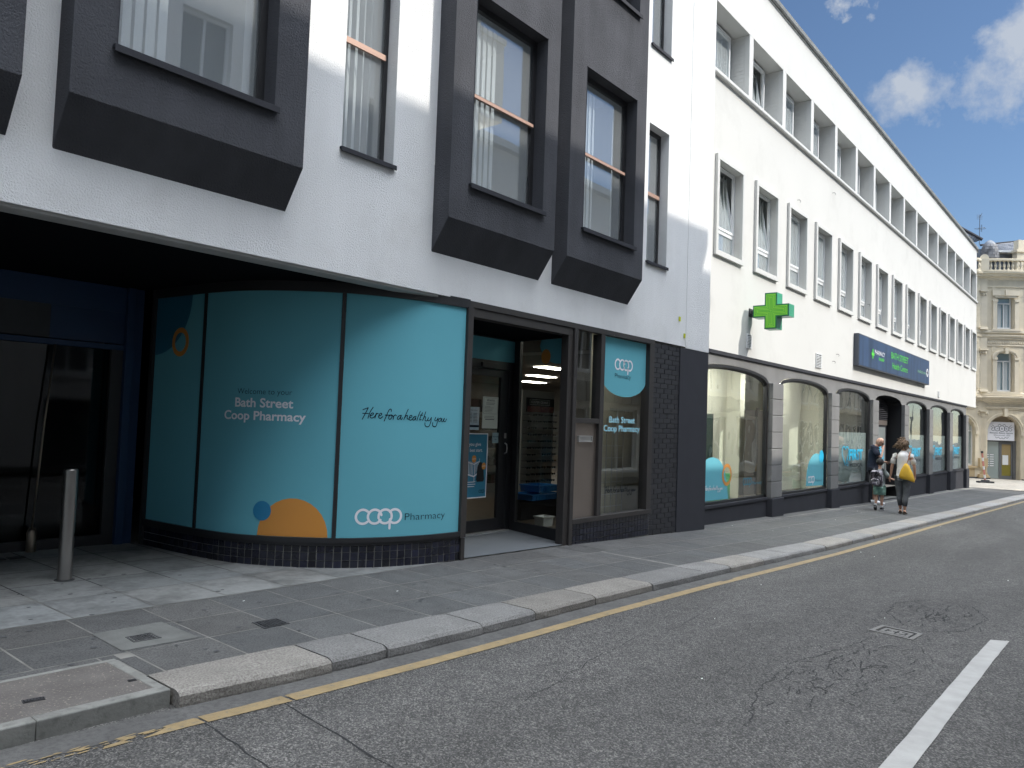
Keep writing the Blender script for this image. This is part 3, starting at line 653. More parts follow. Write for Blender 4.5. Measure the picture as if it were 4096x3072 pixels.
for s0, s1 in ((.03, 1.385), (1.425, 2.925), (2.97, 3.84)):
    b = MB(); n_ = int((s1-s0)/.03); ss_ = [s0+(s1-s0)*i/n_ for i in range(n_+1)]
    b.grid([[(*curve(q, 0), GZ0+(GZ1-GZ0)*j/8) for j in range(9)] for q in ss_]); nf = len(b.f)
    for z in (GZ0, GZ1): b.grid([[(*curve(q, 0), z), (*curve(q, -.01), z)] for q in ss_])
    for q in (s0, s1): b.face([(*curve(q, 0), GZ0), (*curve(q, -.01), GZ0), (*curve(q, -.01), GZ1), (*curve(q, 0), GZ1)])
    pn = b.build('display_window', m_teal, PH); pn.data.polygons.foreach_set('use_smooth', [i < nf for i in range(len(b.f))])
    f = cv(.002); f2 = cv(.004)
    if s0 == .03:
        b = MB(); handwriting(b, 1.186, .262, -.030, .118, f); b.build('handwritten_slogan', m_navyV, pn)
        b = MB(); coop_logo(b, 1.205, -.970, .452, f, -1); b.build('logo', m_whiteV, pn)
        b = MB(); put_text(b, 'Pharmacy', .712, .236, -1.015, .072, f, -.012); b.build('lettering', m_navyV, pn)
    elif s0 == 1.425:
        b = MB(); put_text(b, 'Welcome to your', 2.432, 1.858, .172, .056, f, -.010); b.build('small_lettering', m_navyV, pn)
        b = MB(); put_text(b, 'Bath Street', 2.454, 1.842, .048, .088, f, .022); b.build('lettering', m_whiteV, pn); b = MB(); put_text(b, 'Coop Pharmacy', 2.585, 1.716, -.075, .086, f, .022); b.build('lettering', m_whiteV, pn)
        b = MB(); strip_poly(b, arcpts(1.80, -1.167, .338, 0, 180, 60, .362), f); b.build('orange_dome', m_orange, pn)
        b = MB(); strip_poly(b, arcpts(2.098, -.935, .092, 0, 360, 40, .094), f2, .02); b.build('blue_dot', m_blueV, pn)
    else:
        b = MB(); strip_poly(b, [(3.84, GZ1), (3.18, GZ1)]+[(3.84-.66*math.cos(rad(a)), 1.17-.60*math.sin(rad(a))) for a in range(0, 91, 6)], f); b.build('blue_shape', m_tealD, pn)
        b = MB(); stroke(b, arcpts(3.358, .695, .125, 0, 359.9, 40), .052, f2, 1, False); b.build('orange_ring', m_orange, pn)
b = MB()
for s in (1.405, 2.9475): b = MB(); cstrip(b, s-.018, s+.018, GZ0-.01, GZ1+.01, .012, -.03, 2); b.build('mullion', m_frame, PH)
b = MB(); cstrip(b, 3.845, 3.90, -1.45, 1.27, .03, -.03, 1)
b.build('mullion', m_frame, PH)
b = MB(); cstrip(b, 0.0, 3.9, GZ1, 1.272, .02, -.05); b.build('frame_rail', m_frame, PH); b = MB(); cstrip(b, 0.0, 3.9, GZ0-.045, GZ0, .028, -.04); cstrip(b, 0.0, 3.9, GZ0-.075, GZ0-.047, .016, -.04); b.build('frame_rail', m_frame, PH)
b = MB(); cstrip(b, 0.0, 3.9, -1.56, GZ0-.07, .002, -.05); b.build('grout_wall', m_grout, PH)
tl = MB(); ncol = 50; w = 3.89/ncol
for i in range(ncol):
    for j, (z0, z1) in enumerate(((-1.307, -1.245), (-1.385, -1.307), (-1.463, -1.385), (-1.54, -1.463))):
        v = rnd.uniform(.6, 1.5); tl.cur = (v, v, v*rnd.uniform(.9, 1.25)); sj = rnd.uniform(-.001, .001)
        s0, s1 = i*w+.0045, (i+1)*w-.0045; a0 = curve(s0, .008+sj); a1 = curve(s1, .008+sj); c0 = curve(s0, 0); c1 = curve(s1, 0)
        P = [(*a0, z0+.0045), (*a1, z0+.0045), (*a1, z1-.0045), (*a0, z1-.0045)]; Q = [(*c0, z0+.0015), (*c1, z0+.0015), (*c1, z1-.0015), (*c0, z1-.0015)]
        tl.face(P)
        for k in range(4): tl.face([P[k], Q[k], Q[(k+1) % 4], P[(k+1) % 4]])
for i in range(24):
    for j, (z0, z1) in enumerate(((-1.335, -1.262), (-1.412, -1.335), (-1.490, -1.412), (-1.57, -1.490))):
        x0 = 8.06+.0815*i; x1 = x0+.0815; v = rnd.uniform(.6, 1.4); tl.cur = (v, v, v*1.05)
        y = -.008; P = [(x0+.0045, y, z0+.0045), (x1-.0045, y, z0+.0045), (x1-.0045, y, z1-.0045), (x0+.0045, y, z1-.0045)]; Q = [(p[0]+(-.002 if k in (0, 3) else .002), 0, p[2]+(-.002 if k < 2 else .002)) for k, p in enumerate(P)]
        tl.face(P)
        for k in range(4): tl.face([P[k], Q[k], Q[(k+1) % 4], P[(k+1) % 4]])
tl.build('stall_riser_tiles', mat('glazed_tile', (.012, .013, .021), .22, attr=True, var=.25, vscale=30), PH)
b = MB(); b.box(8.0, 10.03, 0, .06, -1.62, -1.26); b.box(7.985, 8.05, -.004, .05, -1.58, -1.26); b.build('grout_wall', m_grout, PH)
# ---- straight shopfront frame
b = MB(); b.box(5.93, 10.04, -.02, .08, 1.195, 1.262); b.build('head_rail', m_lint, PH, bevel=.003)
b = MB(); b.box(6.05, 7.94, -.005, .14, 1.100, 1.192); b.build('lintel', m_lint, PH, bevel=.003)
b = MB(); b.box(5.96, 6.045, -.035, .07, -1.235, 1.193); b.box(5.985, 6.04, -.03, .06, -1.52, -1.24); b.build('post', m_bronze, PH, bevel=.004)
b = MB(); b.box(7.86, 8.0, .0, .11, -1.54, 1.193); b.box(7.955, 8.03, -.03, .03, -1.54, 1.193); b.build('post', m_bronze, PH, bevel=.004)
b = MB(); b.box(8.60, 8.695, -.015, .12, -1.20, 1.193); b.box(9.91, 10.04, -.015, .12, -1.25, 1.193); b.box(8.032, 8.60, -.012, .09, .005, .07)
b.box(8.032, 10.04, -.03, .10, -1.262, -1.203); b.build('window_frame', m_bronze, PH, bevel=.003)
b = MB(); b.box(8.032, 8.60, .055, .063, .07, 1.193); b.build('small_window', m_glass, PH)
b = MB(); b.box(8.032, 8.60, .03, .05, -1.203, .005); sp_ = b.build('steel_panel', m_panel, PH)
b = MB(); frame_rect(b, 8.16, 8.47, -.235, -.155, .012, -.0, .032); b.box(8.172, 8.458, .018, .03, -.223, -.167); b.box(8.175, 8.455, .010, .018, -.19, -.183); b.build('letterbox', m_steel, sp_)
b = MB(); b.box(8.695, 9.91, .055, .063, -1.203, 1.193); bw = b.build('display_window', m_glass, PH)
fx = lambda y: (lambda u, v: (u, y, v))
cc = (9.325, .60)
pts = [(8.697, 1.19), (9.908, 1.19), (9.908, .70)]+[(9.325+.60*math.cos(rad(a)), .66-.265*math.sin(rad(a))*1.0 if 0 else .66+(-.27)*math.sin(rad(a))) for a in range(6, 175, 6)]+[(8.697, .66)]
b = MB(); b.face([(x, .052, z) for x, z in pts]); b.build('turquoise_decal', m_teal, bw)
b = MB(); coop_logo(b, 9.06, .835, .46, fx(.049)); b.build('logo', m_whiteV, bw)
b = MB(); put_text(b, 'Pharmacy', 9.06, 9.485, .645, .068, fx(.049), -.012); b.build('small_lettering', m_navyV, bw)
m_pbv = mat('pale_blue_vinyl', (.38, .74, .88), .6); b = MB(); put_text(b, 'Bath Street', 8.95, 9.63, .030, .085, fx(.050), .016); b.build('lettering', m_pbv, bw); b = MB(); put_text(b, 'Coop Pharmacy', 8.815, 9.775, -.090, .085, fx(.050), .016); b.build('lettering', m_pbv, bw)
b = MB(); handwriting(b, 8.90, 9.71, -.93, .10, fx(.050)); b.build('handwritten_slogan', m_navyV, bw)
b = MB(); put_text(b, 'Welcome to', 8.99, 9.5, .175, .055, fx(.066), -.01); b.build('faded_lettering', mat('faded_vinyl', (.10, .12, .12), .6), bw)
# brick pier
bk = MB(); z = 1.235; j = 0
while z > -1.62:
    z0 = z-.0745; x = 10.055-(.12 if j % 2 else 0)
    while x < 10.89:
        a, c = max(x, 10.055), min(x+.235, 10.89)
        if c-a > .03: y = rnd.uniform(-.002, .002); bk.box(a+.004, c-.004, .012+y, .05, z0+.005, z-.004)
        x += .24
    z = z0; j += 1
bk.build('brick_pier', m_brick, PH, bevel=.003)
b = MB(); b.box(10.042, 10.9, .022, .06, -1.66, 1.238); b.build('pier_mortar', m_black, PH)
b = MB(); b.box(10.895, 11.9, -.001, .3, -1.75, 1.24); b.build('plinth_pier', m_anth, PH, bevel=.004)
# ---- entrance recess
ex = thing
b = MB(); b.face([(6.045, .0, foot(6.05, 0)+.012), (7.955, .0, foot(7.95, 0)+.012), (8.20, 1.12, -1.462), (6.045, 1.12, -1.462)]); b.build('entrance_floor', mat('grey_floor_tile', (.125, .135, .145), .5, var=.05), PH)
b = MB(); 
for a in (.45, .9): b.box(6.05, 8.1, a, a+.006, -1.464-.03*(1-a), -1.4585-.03*(1-a)+.002, lambda x, y, z: (x, y, foot(x, 0)*(1-y/1.12)+(-1.462)*(y/1.12)+.0125))
for xx in (6.7, 7.3): b.face([(xx+q, y, (foot(xx, 0)+.012)*(1-y/1.12)-1.462*(y/1.12)+.0015) for q, y in ((0, 0), (.006, 0), (.006, 1.1), (0, 1.1))])
b.build('floor_joint', m_black, PH)
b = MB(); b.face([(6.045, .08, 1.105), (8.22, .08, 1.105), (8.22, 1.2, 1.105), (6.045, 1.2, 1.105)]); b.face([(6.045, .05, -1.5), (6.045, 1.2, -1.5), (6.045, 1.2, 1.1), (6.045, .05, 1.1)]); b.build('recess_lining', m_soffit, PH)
DY = 1.12
b = MB(); b.box(8.205, 8.29, 1.09, 1.18, -1.47, 1.10); b.box(6.05, 8.205, 1.10, 1.18, .68, .792); b.box(6.05, 8.205, 1.10, 1.18, 1.086, 1.103); b.box(8.075, 8.20, 1.11, 1.18, -1.46, .68); b.box(7.0, 7.03, 1.11, 1.17, -1.46, .68); b.build('door_frame', m_frame, PH, bevel=.003)
b = MB(); b.box(6.05, 8.205, DY, DY+.01, .792, 1.086); b.build('transom_panel', m_teal, PH)
b = MB(); b.box(6.06, 8.05, 1.0, 1.10, -1.468, -1.448); b.build('threshold', m_steel, PH)
b = MB(); b.box(7.47, 7.76, 1.065, 1.10, .695, .755); b.build('door_sensor', m_black, PH, bevel=.004)
b = MB(); b.box(7.03, 7.10, 1.12, 1.165, -1.445, .675); b.box(7.915, 8.07, 1.12, 1.165, -1.445, .675); b.box(7.10, 7.915, 1.12, 1.165, -1.445, -1.295); b.box(7.10, 7.915, 1.12, 1.165, .58, .675)
dr = b.build('door', m_frame, PH, bevel=.003)
b = MB(); b.box(7.09, 7.92, 1.138, 1.144, -1.30, .585); b.build('door_glass', m_glassD, dr)
b = MB(); b.tube([(8.035, 1.118, -.30), (8.035, 1.085, -.315), (8.035, 1.078, -.37), (8.035, 1.085, -.425), (8.035, 1.118, -.44)], .009, 8); b.build('handle', m_steel, dr, smooth=True)
b = MB(); b.box(8.018, 8.052, 1.112, 1.12, -.235, -.165); b.build('lock_plate', m_steel, dr)
b = MB(); b.box(6.05, 7.0, 1.13, 1.136, -1.44, .68); b.build('fixed_window', m_glassD, PH)
# splayed side window
def side(u, v, w=0): return (8.0+.18*u/1.1+w, u, v)
b = MB(); Bx = lambda a, c, z0, z1: b.box(a, c, -.03, .03, z0, z1, lambda x, y, z: (8.0+.18*x/1.1+y, x, z))
Bx(.10, .19, -1.53, 1.10); Bx(.985, 1.09, -1.47, 1.10); Bx(.19, .985, -1.52, -1.345); Bx(.19, .985, 1.085, 1.10)
b.build('side_window_frame', m_frame, PH)
b = MB(); b.box(.19, .985, -.003, .003, -1.345, 1.085, lambda x, y, z: (8.0+.18*x/1.1+y, x, z)); sw = b.build('side_window', m_glassD, PH)
fs = lambda o: (lambda u, v: (8.0+.18*u/1.1-o, u, v))
b = MB(); pts = [(.19, 1.084), (.60, 1.084)]+[(.27+.36*math.cos(rad(a)), 1.06-.30*math.sin(rad(a))) for a in range(10, 96, 6)]+[(.19, .765)]; b.face([fs(.005)(*p) for p in pts]); b.build('turquoise_decal', m_teal, sw)
b = MB(); disc(b, .505, .86, .085, .098, fs(.008)); b.build('orange_dot', m_orange, sw)
# ---- blue portal and dark doors of the forecourt
b = MB(); b.box(3.72, 3.80, 2.80, 2.93, -1.46, 1.27); b.box(3.805, 3.90, 2.83, 2.96, -1.46, 1.27); b.box(-9, 3.72, 2.84, 2.93, .60, .655); b.box(-9, 3.72, 2.86, 2.95, 1.0, 1.27); b.build('blue_portal', m_blueP, PH, bevel=.004)
b = MB(); b.box(-9, 3.0, 2.875, 2.93, .665, 1.0); b.build('fascia_panel', mat('grey_fascia', (.045, .048, .052), .8, var=.15), PH)
b = MB(); b.box(3.0, 3.72, 2.872, 2.93, .665, 1.0); b.build('blue_fascia', m_blueP, PH)
b = MB(); b.box(3.60, 3.72, 2.86, 2.95, -1.46, .60); b.box(-9, 3.60, 2.86, 2.95, -1.46, -1.33); b.box(1.0, 1.06, 2.86, 2.95, -1.33, .60); b.build('dark_door_frame', m_frame, PH)
b = MB(); b.box(-9, 3.60, 2.90, 2.91, -1.33, .60); b.build('dark_glazing', glass_mat('tinted_glass', (.22, .24, .24), 1.38, .04), PH)
b = MB(); b.lathe([(.9, -1.43), (.9, .75)], 3.2, 4.4, 40); b.build('curved_drum', mat('dark_drum', (.30, .31, .31), .35, metal=.3), PH, smooth=True)
b = MB(); b.tube([(2.93, 2.80, -1.20), (2.98, 2.80, -.2), (3.04, 2.82, .60)], .009, 10); b.lathe([(.045, -1.43), (.045, -1.24), (.03, -1.2)], 2.93, 2.80, 16); b.build('pull_handle', mat('worn_brass', (.22, .18, .14), .4, metal=.8), PH, smooth=True)
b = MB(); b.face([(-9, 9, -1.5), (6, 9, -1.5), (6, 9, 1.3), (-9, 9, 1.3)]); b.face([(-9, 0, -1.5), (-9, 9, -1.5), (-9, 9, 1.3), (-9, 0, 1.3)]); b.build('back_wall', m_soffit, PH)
b = MB(); 
for i in range(30): b.box(-2.0+i*.16, -1.87+i*.16, 2.44, 2.54, -1.416, -1.409)
b.build('drain_channel', m_iron, PH)
# ---- pharmacy interior
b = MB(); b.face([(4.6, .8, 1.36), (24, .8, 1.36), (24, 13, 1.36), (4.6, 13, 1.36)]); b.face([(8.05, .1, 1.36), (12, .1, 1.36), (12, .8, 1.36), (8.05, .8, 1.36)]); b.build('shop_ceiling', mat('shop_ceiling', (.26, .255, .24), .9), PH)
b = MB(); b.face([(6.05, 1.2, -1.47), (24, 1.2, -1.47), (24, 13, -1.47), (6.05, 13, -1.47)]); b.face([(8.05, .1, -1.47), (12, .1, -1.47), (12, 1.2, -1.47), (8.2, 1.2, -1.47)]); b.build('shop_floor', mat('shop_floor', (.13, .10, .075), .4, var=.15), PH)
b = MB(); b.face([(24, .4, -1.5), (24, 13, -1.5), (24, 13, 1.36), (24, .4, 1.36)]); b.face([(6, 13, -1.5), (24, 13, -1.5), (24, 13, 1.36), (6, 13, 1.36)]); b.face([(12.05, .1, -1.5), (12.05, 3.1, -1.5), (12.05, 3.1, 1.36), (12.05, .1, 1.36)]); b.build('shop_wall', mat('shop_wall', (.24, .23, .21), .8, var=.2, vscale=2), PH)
b = MB()
for x, y in ((15.4, 5.75), (18.1, 8.1), (20.7, 10.4), (20.7, 8.1), (12.2, 7.0), (9.4, 4.4)): b.box(x-.5, x+.5, y-.2, y+.2, 1.335, 1.352)
b.build('lamp_and_fill', m_lampfill, PH)
b = MB(); b.box(8.8, 9.82, .25, .37, 1.33, 1.352); b.build('lamp_and_fill', m_lampfill, PH)  # hidden glowing strip added to brighten the cream partition
b = MB(); b.box(11.7, 11.95, 1.75, 1.95, -1.47, 1.35); b.build('column', m_teal, PH)
# cream partition seen behind the right hand display window, with a low white return
b = MB(); b.box(9.6, 12.0, .75, .80, -1.46, 1.35); b.build('partition', mat('cream_partition', (.55, .51, .40), .8, var=.06), PH)
b = MB(); b.box(11.2, 11.6, .70, .745, -1.46, 1.0); b.build('white_return', m_int, PH)
b = MB()
for k in range(5): b.box(9.62+.16*k, 9.628+.16*k, .60, .61, -1.46, .1)
for k in range(8): b.box(9.62, 10.27, .60, .608, -1.4+.18*k, -1.392+.18*k)
b.build('wire_grid', m_steel, PH)
# shelves of stock deeper in the shop
for q, (sx, sy) in enumerate(((12.6, 5.0), (9.9, 6.2))):
    st = thing('stock_shelf', ['long dim shelf of boxes deep inside the pharmacy behind the eyewear rack', 'dim shelf of boxes seen through the glass of the entrance door'][q], 'shelf', (sx, sy, -1.47), 'stock shelves inside the pharmacy')
    b = MB(); b.box(sx-1.2, sx+1.2, sy, sy+.03, -1.47, .45)
    for k in range(5): b.box(sx-1.2, sx+1.2, sy-.35, sy, -1.3+.36*k, -1.28+.36*k)
    b.build('rack', m_panel, st)
    b = MB()
    for k in range(5):
        x = sx-1.15
        while x < sx+1.1:
            w = rnd.uniform(.06, .16); v = rnd.uniform(.3, 1); b.cur = (v, v*rnd.uniform(.5, 1), v*rnd.uniform(.5, 1)); b.box(x, x+w*.9, sy-.3, sy-.1, -1.279+.36*k, -1.279+.36*k+rnd.uniform(.1, .26)); x += w
    tag(b.build('boxes', mat('stock_box', (.16, .15, .14), .6, attr=True), st), kind='stuff')
# eyewear rack
EX0, EX1, EY = 10.42, 11.34, 2.72
rk = thing('eyewear_rack', 'tall display rack of sunglasses standing inside beside the entrance', 'display rack', ((EX0+EX1)/2, EY, -1.47))
b = MB(); b.box(EX0, EX1, EY, EY+.04, -1.46, .55); b.box(EX0, EX1, EY-.25, EY, -1.46, -1.35); b.build('back_board', mat('rack_board', (.42, .42, .42), .5), rk)
b = MB(); b.box(EX0+.1, EX1-.02, EY-.02, EY-.003, .17, .42); b.build('header', m_black, rk)
b = MB(); put_text(b, 'FOSTER GRANT', EX0+.22, EX1-.20, .325, .045, fx(EY-.024)); frame_rect(b, EX0+.18, EX1-.16, .30, .395, .004, EY-.024, EY-.022); b.build('header_lettering', m_whiteV, rk)
b = MB(); b.box(EX0+.12, EX1-.04, EY-.022, EY-.019, .175, .275); b.build('header_photo', mat('rack_photo', (.20, .04, .06), .5, col2=(.35, .16, .12), c2scale=9), rk)
b = MB()
for k in range(12): b.box(EX0, EX1, EY-.05, EY-.045, .10-k*.115, .104-k*.115); b.box(EX0, EX1, EY-.10, EY-.095, .098-k*.115, .102-k*.115)
b.build('glasses_rail', m_steel, rk)
m_lens = mat('dark_lens', (.01, .009, .010), .12, coat=.6)
def sunglasses():
    b = MB()
    for s in (-1, 1): b.prism([(s*.032+.026*math.cos(a), .019*math.sin(a)+.002*math.cos(2*a)) for a in [k*math.pi/5 for k in range(10)]], -.003, .003, 'y')
    b.box(-.008, .008, -.003, .003, .004, .009)
    for s in (-1, 1): b.box(s*.060-.0015, s*.060+.0015, 0, .12, .004, .009)
    return b
sg0 = None
for k in range(11):
    for c in range(6):
        if rnd.random() < .08: continue
        X = EX0+.09+c*.145+rnd.uniform(-.012, .012); Z = .125-k*.115
        if sg0 is None:
            sg0 = sunglasses().build('sunglasses', m_lens, org=(0, 0, 0)); o = sg0
        else: o = sg0.copy(); COL.objects.link(o)
        o.location = (X, EY-.11, Z); o.rotation_euler = (0, rad(rnd.uniform(-5, 5)), rad(rnd.uniform(-6, 6))); tag(o, 'small pair of dark sunglasses hanging on the display rack', 'sunglasses', 'sunglasses on the display rack')
# tub and crates by the side window
def crate(name, label, cat, x0, x1, y0, y1, z0, z1, m, group=None, lip=.012, slots=0, wall=.012):
    t = thing(name, label, cat, ((x0+x1)/2, (y0+y1)/2, z0), group); b = MB()
    tp = .03 if z1-z0 > .15 else .01; P0 = ((x0+tp, y0+tp), (x1-tp, y0+tp), (x1-tp, y1-tp), (x0+tp, y1-tp)); P1 = ((x0, y0), (x1, y0), (x1, y1), (x0, y1))
    ins = lambda P, w: [(P[0][0]+w, P[0][1]+w), (P[1][0]-w, P[1][1]+w), (P[2][0]-w, P[2][1]-w), (P[3][0]+w, P[3][1]-w)]
    rows = [[(*p, z0) for p in P0], [(*p, z1) for p in P1], [(*p, z1) for p in ins(P1, wall)], [(*p, z0+.01) for p in ins(P0, wall)]]
    b.grid(rows, True); b.face(rows[0]); b.face(rows[-1]); b.build('body', m, t)
    b = MB(); frame = [(x0-lip, x1+lip, y0-lip, y0+.002), (x0-lip, x1+lip, y1-.002, y1+lip), (x0-lip, x0+.002, y0, y1), (x1-.002, x1+lip, y0, y1)]
    for a in frame: b.box(*a, z1-.018, z1+.002)
    n = int((x1-x0)/.08)
    for i in range(slots and n): b.box(x0+.03+i*.08, x0+.04+i*.08, y0-.006, y0+.004, z0+.01, z1-.02)
    b.build('rim', m, t, bevel=.003); return t
m_bluec = mat('blue_crate', (.02, .19, .52), .45)
crate('storage_tub', 'large black plastic tub on the floor inside the side window', 'tub', 9.0, 10.0, 1.55, 2.05, -1.468, -1.20, m_black)
crate('blue_crate', 'flat blue crate lying tilted across the black tub', 'crate', 9.28, 9.98, 1.57, 1.98, -1.194, -1.10, m_bluec, 'blue crates by the side window', slots=1)
crate('blue_crate', 'blue crate topmost of the pile, set back to the right', 'crate', 9.62, 10.12, 1.70, 2.08, -1.094, -.99, m_bluec, 'blue crates by the side window', slots=1)
crate('white_box', 'small white open box beside the black tub', 'box', 8.75, 8.98, .95, 1.12, -1.468, -1.33, m_white2)
bn = thing('waste_bin', 'slatted black waste bin next to the blue crates', 'bin', (9.85, 1.3, -1.468)); b = MB(); b.lathe([(.10, -1.468), (.12, -1.15), (.135, -1.02), (.125, -1.02), (.11, -1.15), (.09, -1.45)], 9.85, 1.3, 20); b.build('body', m_black, bn); b = MB(); b.lathe([(.14, -1.03), (.145, -1.01), (.13, -1.0)], 9.85, 1.3, 20); b.build('rim', m_black, bn)
# ---- papers taped inside / outside the door glass (all on the street side of the pane)
def lines(mb, x0, x1, z0, z1, n, y, w=.0035, ragged=.4):
    for i in range(n):
        z = z1-(z1-z0)*(i+.5)/n; mb.face([(x0, y, z), (x1-(x1-x0)*rnd.uniform(0, ragged), y, z), (x1-(x1-x0)*rnd.uniform(0, ragged), y, z+w), (x0, y, z+w)])
def paper(name, label, cat, x0, x1, z0, z1, m, y=1.130, group=None):
    t = thing(name, label, cat, ((x0+x1)/2, y, z0), group); b = MB(); rows = []
    for j in range(9):
        z = z0+(z1-z0)*j/8; rows.append([(x0+(x1-x0)*i/4, y-.0015*math.sin(j*1.1)-.001*math.sin(i*2), z) for i in range(5)])
    b.grid(rows); b.build('sheet', m, t); return t
yb = 1.124
t = paper('poster', 'large blue poster of a cot and car seat on the door glass', 'poster', 7.06, 7.693, -1.01, -.172, mat('poster_blue', (.035, .20, .31), .5, var=.12, vscale=1.5))
b = MB(); frame_rect(b, 7.06, 7.693, -1.01, -.172, .014, yb+.001, yb+.003); b.build('white_border', m_whiteV, t)
b = MB(); put_text(b, 'Helping you give', 7.10, 7.555, -.335, .044, fx(yb), .01); put_text(b, 'them the best start.', 7.10, 7.59, -.412, .044, fx(yb), .01); lines(b, 7.28, 7.5, -.875, -.79, 3, yb, .008, .3); b.build('lettering', m_whiteV, t)
b = MB(); 
for k in range(9): b.box(7.20+.026*k, 7.208+.026*k, yb-.001, yb, -.66-.006*k, -.50-.006*k)
b.prism([(7.19, -.51), (7.44, -.57), (7.44, -.58), (7.19, -.52)], yb-.001, yb, 'y'); b.prism([(7.19, -.66), (7.44, -.72), (7.44, -.74), (7.19, -.68)], yb-.001, yb, 'y')
for k in range(4): b.box(7.455+.02*k, 7.461+.02*k, yb-.001, yb, -.70+.02*k, -.54)
b.box(7.44, 7.447, yb-.001, yb, -.80, -.5); b.box(7.19, 7.197, yb-.001, yb, -.74, -.50); b.box(7.535, 7.541, yb-.001, yb, -.72, -.5)
b.prism([(7.44, -.57), (7.54, -.53), (7.54, -.54), (7.44, -.58)], yb-.001, yb, 'y'); b.prism([(7.44, -.72), (7.54, -.66), (7.54, -.68), (7.44, -.74)], yb-.001, yb, 'y')
b.build('cot_picture', m_whiteV, t)
b = MB(); b.face([fx(yb-.0015)(*p) for p in [(7.50, -.60), (7.53, -.57), (7.59, -.57), (7.62, -.60), (7.63, -.72), (7.64, -.77), (7.62, -.80), (7.50, -.80), (7.48, -.77), (7.49, -.72)]]); b.face([fx(yb-.0018)(*p) for p in arcpts(7.56, -.59, .045, 0, 360, 14)]); b.build('car_seat_picture', m_black, t)
b = MB(); disc(b, 7.43, -.505, .042, .048, fx(yb-.002)); disc(b, 7.625, -.60, .040, .046, fx(yb-.002)); b.build('price_badge', m_orange, t)
b = MB(); put_text(b, '£169.99', 7.395, 7.465, -.513, .018, fx(yb-.0035)); put_text(b, '£154.99', 7.592, 7.658, -.608, .018, fx(yb-.0035)); b.build('price', m_whiteV, t)
b = MB(); coop_logo(b, 7.545, -.925, .11, fx(yb), 1); b.build('logo', m_navyV, t)
t = paper('opening_hours_notice', 'pale blue notice listing opening hours on the door glass', 'notice', 7.285, 7.506, -.130, .166, mat('hours_paper', (.42, .54, .60), .6, col2=(.62, .66, .68), c2scale=4))
b = MB(); put_text(b, 'Opening Hours', 7.335, 7.46, .118, .014, fx(yb)); lines(b, 7.32, 7.37, -.04, .09, 7, yb, .005, .3); lines(b, 7.385, 7.47, -.04, .09, 7, yb, .005, .15); b.box(7.292, 7.50, yb, yb+.001, -.095, -.068); b.build('print', m_navyV, t)
t = paper('site_notice', 'tall white typed notice taped high on the door glass', 'notice', 7.567, 7.877, -.107, .309, m_paper)
b = MB(); put_text(b, 'SITE NOTICE', 7.645, 7.80, .252, .022, fx(yb), .012); lines(b, 7.63, 7.82, .20, .235, 2, yb, .004, .2); lines(b, 7.60, 7.80, .10, .19, 5, yb, .003, .5); lines(b, 7.60, 7.83, .02, .06, 2, yb, .003, .3); lines(b, 7.62, 7.82, -.0, .015, 1, yb, .007, .1); frame_rect(b, 7.582, 7.862, .085, .295, .002, yb, yb+.001); b.build('print', m_navyV, t)
t = paper('door_notice', 'small square notice beside the door handle', 'notice', 7.784, 7.908, -.300, -.163, mat('door_note', (.30, .42, .46), .6))
b = MB(); put_text(b, 'Automatic', 7.792, 7.90, -.222, .018, fx(yb), .01); put_text(b, 'door', 7.825, 7.87, -.257, .018, fx(yb), .01); b.build('print', m_navyV, t)
# wall odds: yellow-green markers, eyelets
m_fl = mat('fluorescent_tag', (.50, .55, .01), .6)
for x, z, l in ((10.824, 1.674, 'small fluorescent sticker on white render, upper of the two'), (11.0, 1.43, 'small fluorescent sticker on white render, lower of the two')):
    b = MB(); b.box(x-.028, x+.028, -.012, -.007, z-.035, z+.035); tag(b.build('sticker', m_fl), l, 'sticker', 'yellow markers on the render')
# ================================================================ HEALTH CENTRE (white building with arcade)
HC = thing('health_centre', 'long white three-storey building with grey arcade of arched windows', 'building', (27, .3, -2.0))
Y0 = .3; PITCH = 1.8235; XE = 41.45
low = [(12.74+PITCH*n, 13.81+PITCH*n, 3.19, 4.80) for n in range(16)]
b = MB(); wall_holes(b, 11.9, XE, 1.39, 6.29, Y0, low, .16)
b.face([(11.9, Y0, 6.29), (12.45, Y0, 6.29), (12.45, Y0, 7.66), (11.9, Y0, 7.66)]); b.face([(12.45, Y0, 6.37), (12.45, .75, 6.37), (12.45, .75, 7.66), (12.45, Y0, 7.66)])
b.face([(11.9, Y0, 7.66), (XE, Y0, 7.66), (XE, Y0, 8.80), (11.9, Y0, 8.80)])
b.face([(12.45, Y0, 7.66), (XE, Y0, 7.66), (XE, .75, 7.66), (12.45, .75, 7.66)])      # ribbon head
rib = [(12.52, 13.95, 6.40, 7.62)]+[(14.30+PITCH*n, 15.71+PITCH*n, 6.40, 7.62) for n in range(15)]
wall_holes(b, 12.45, XE+.3, 6.3, 7.66, .70, rib, .02)
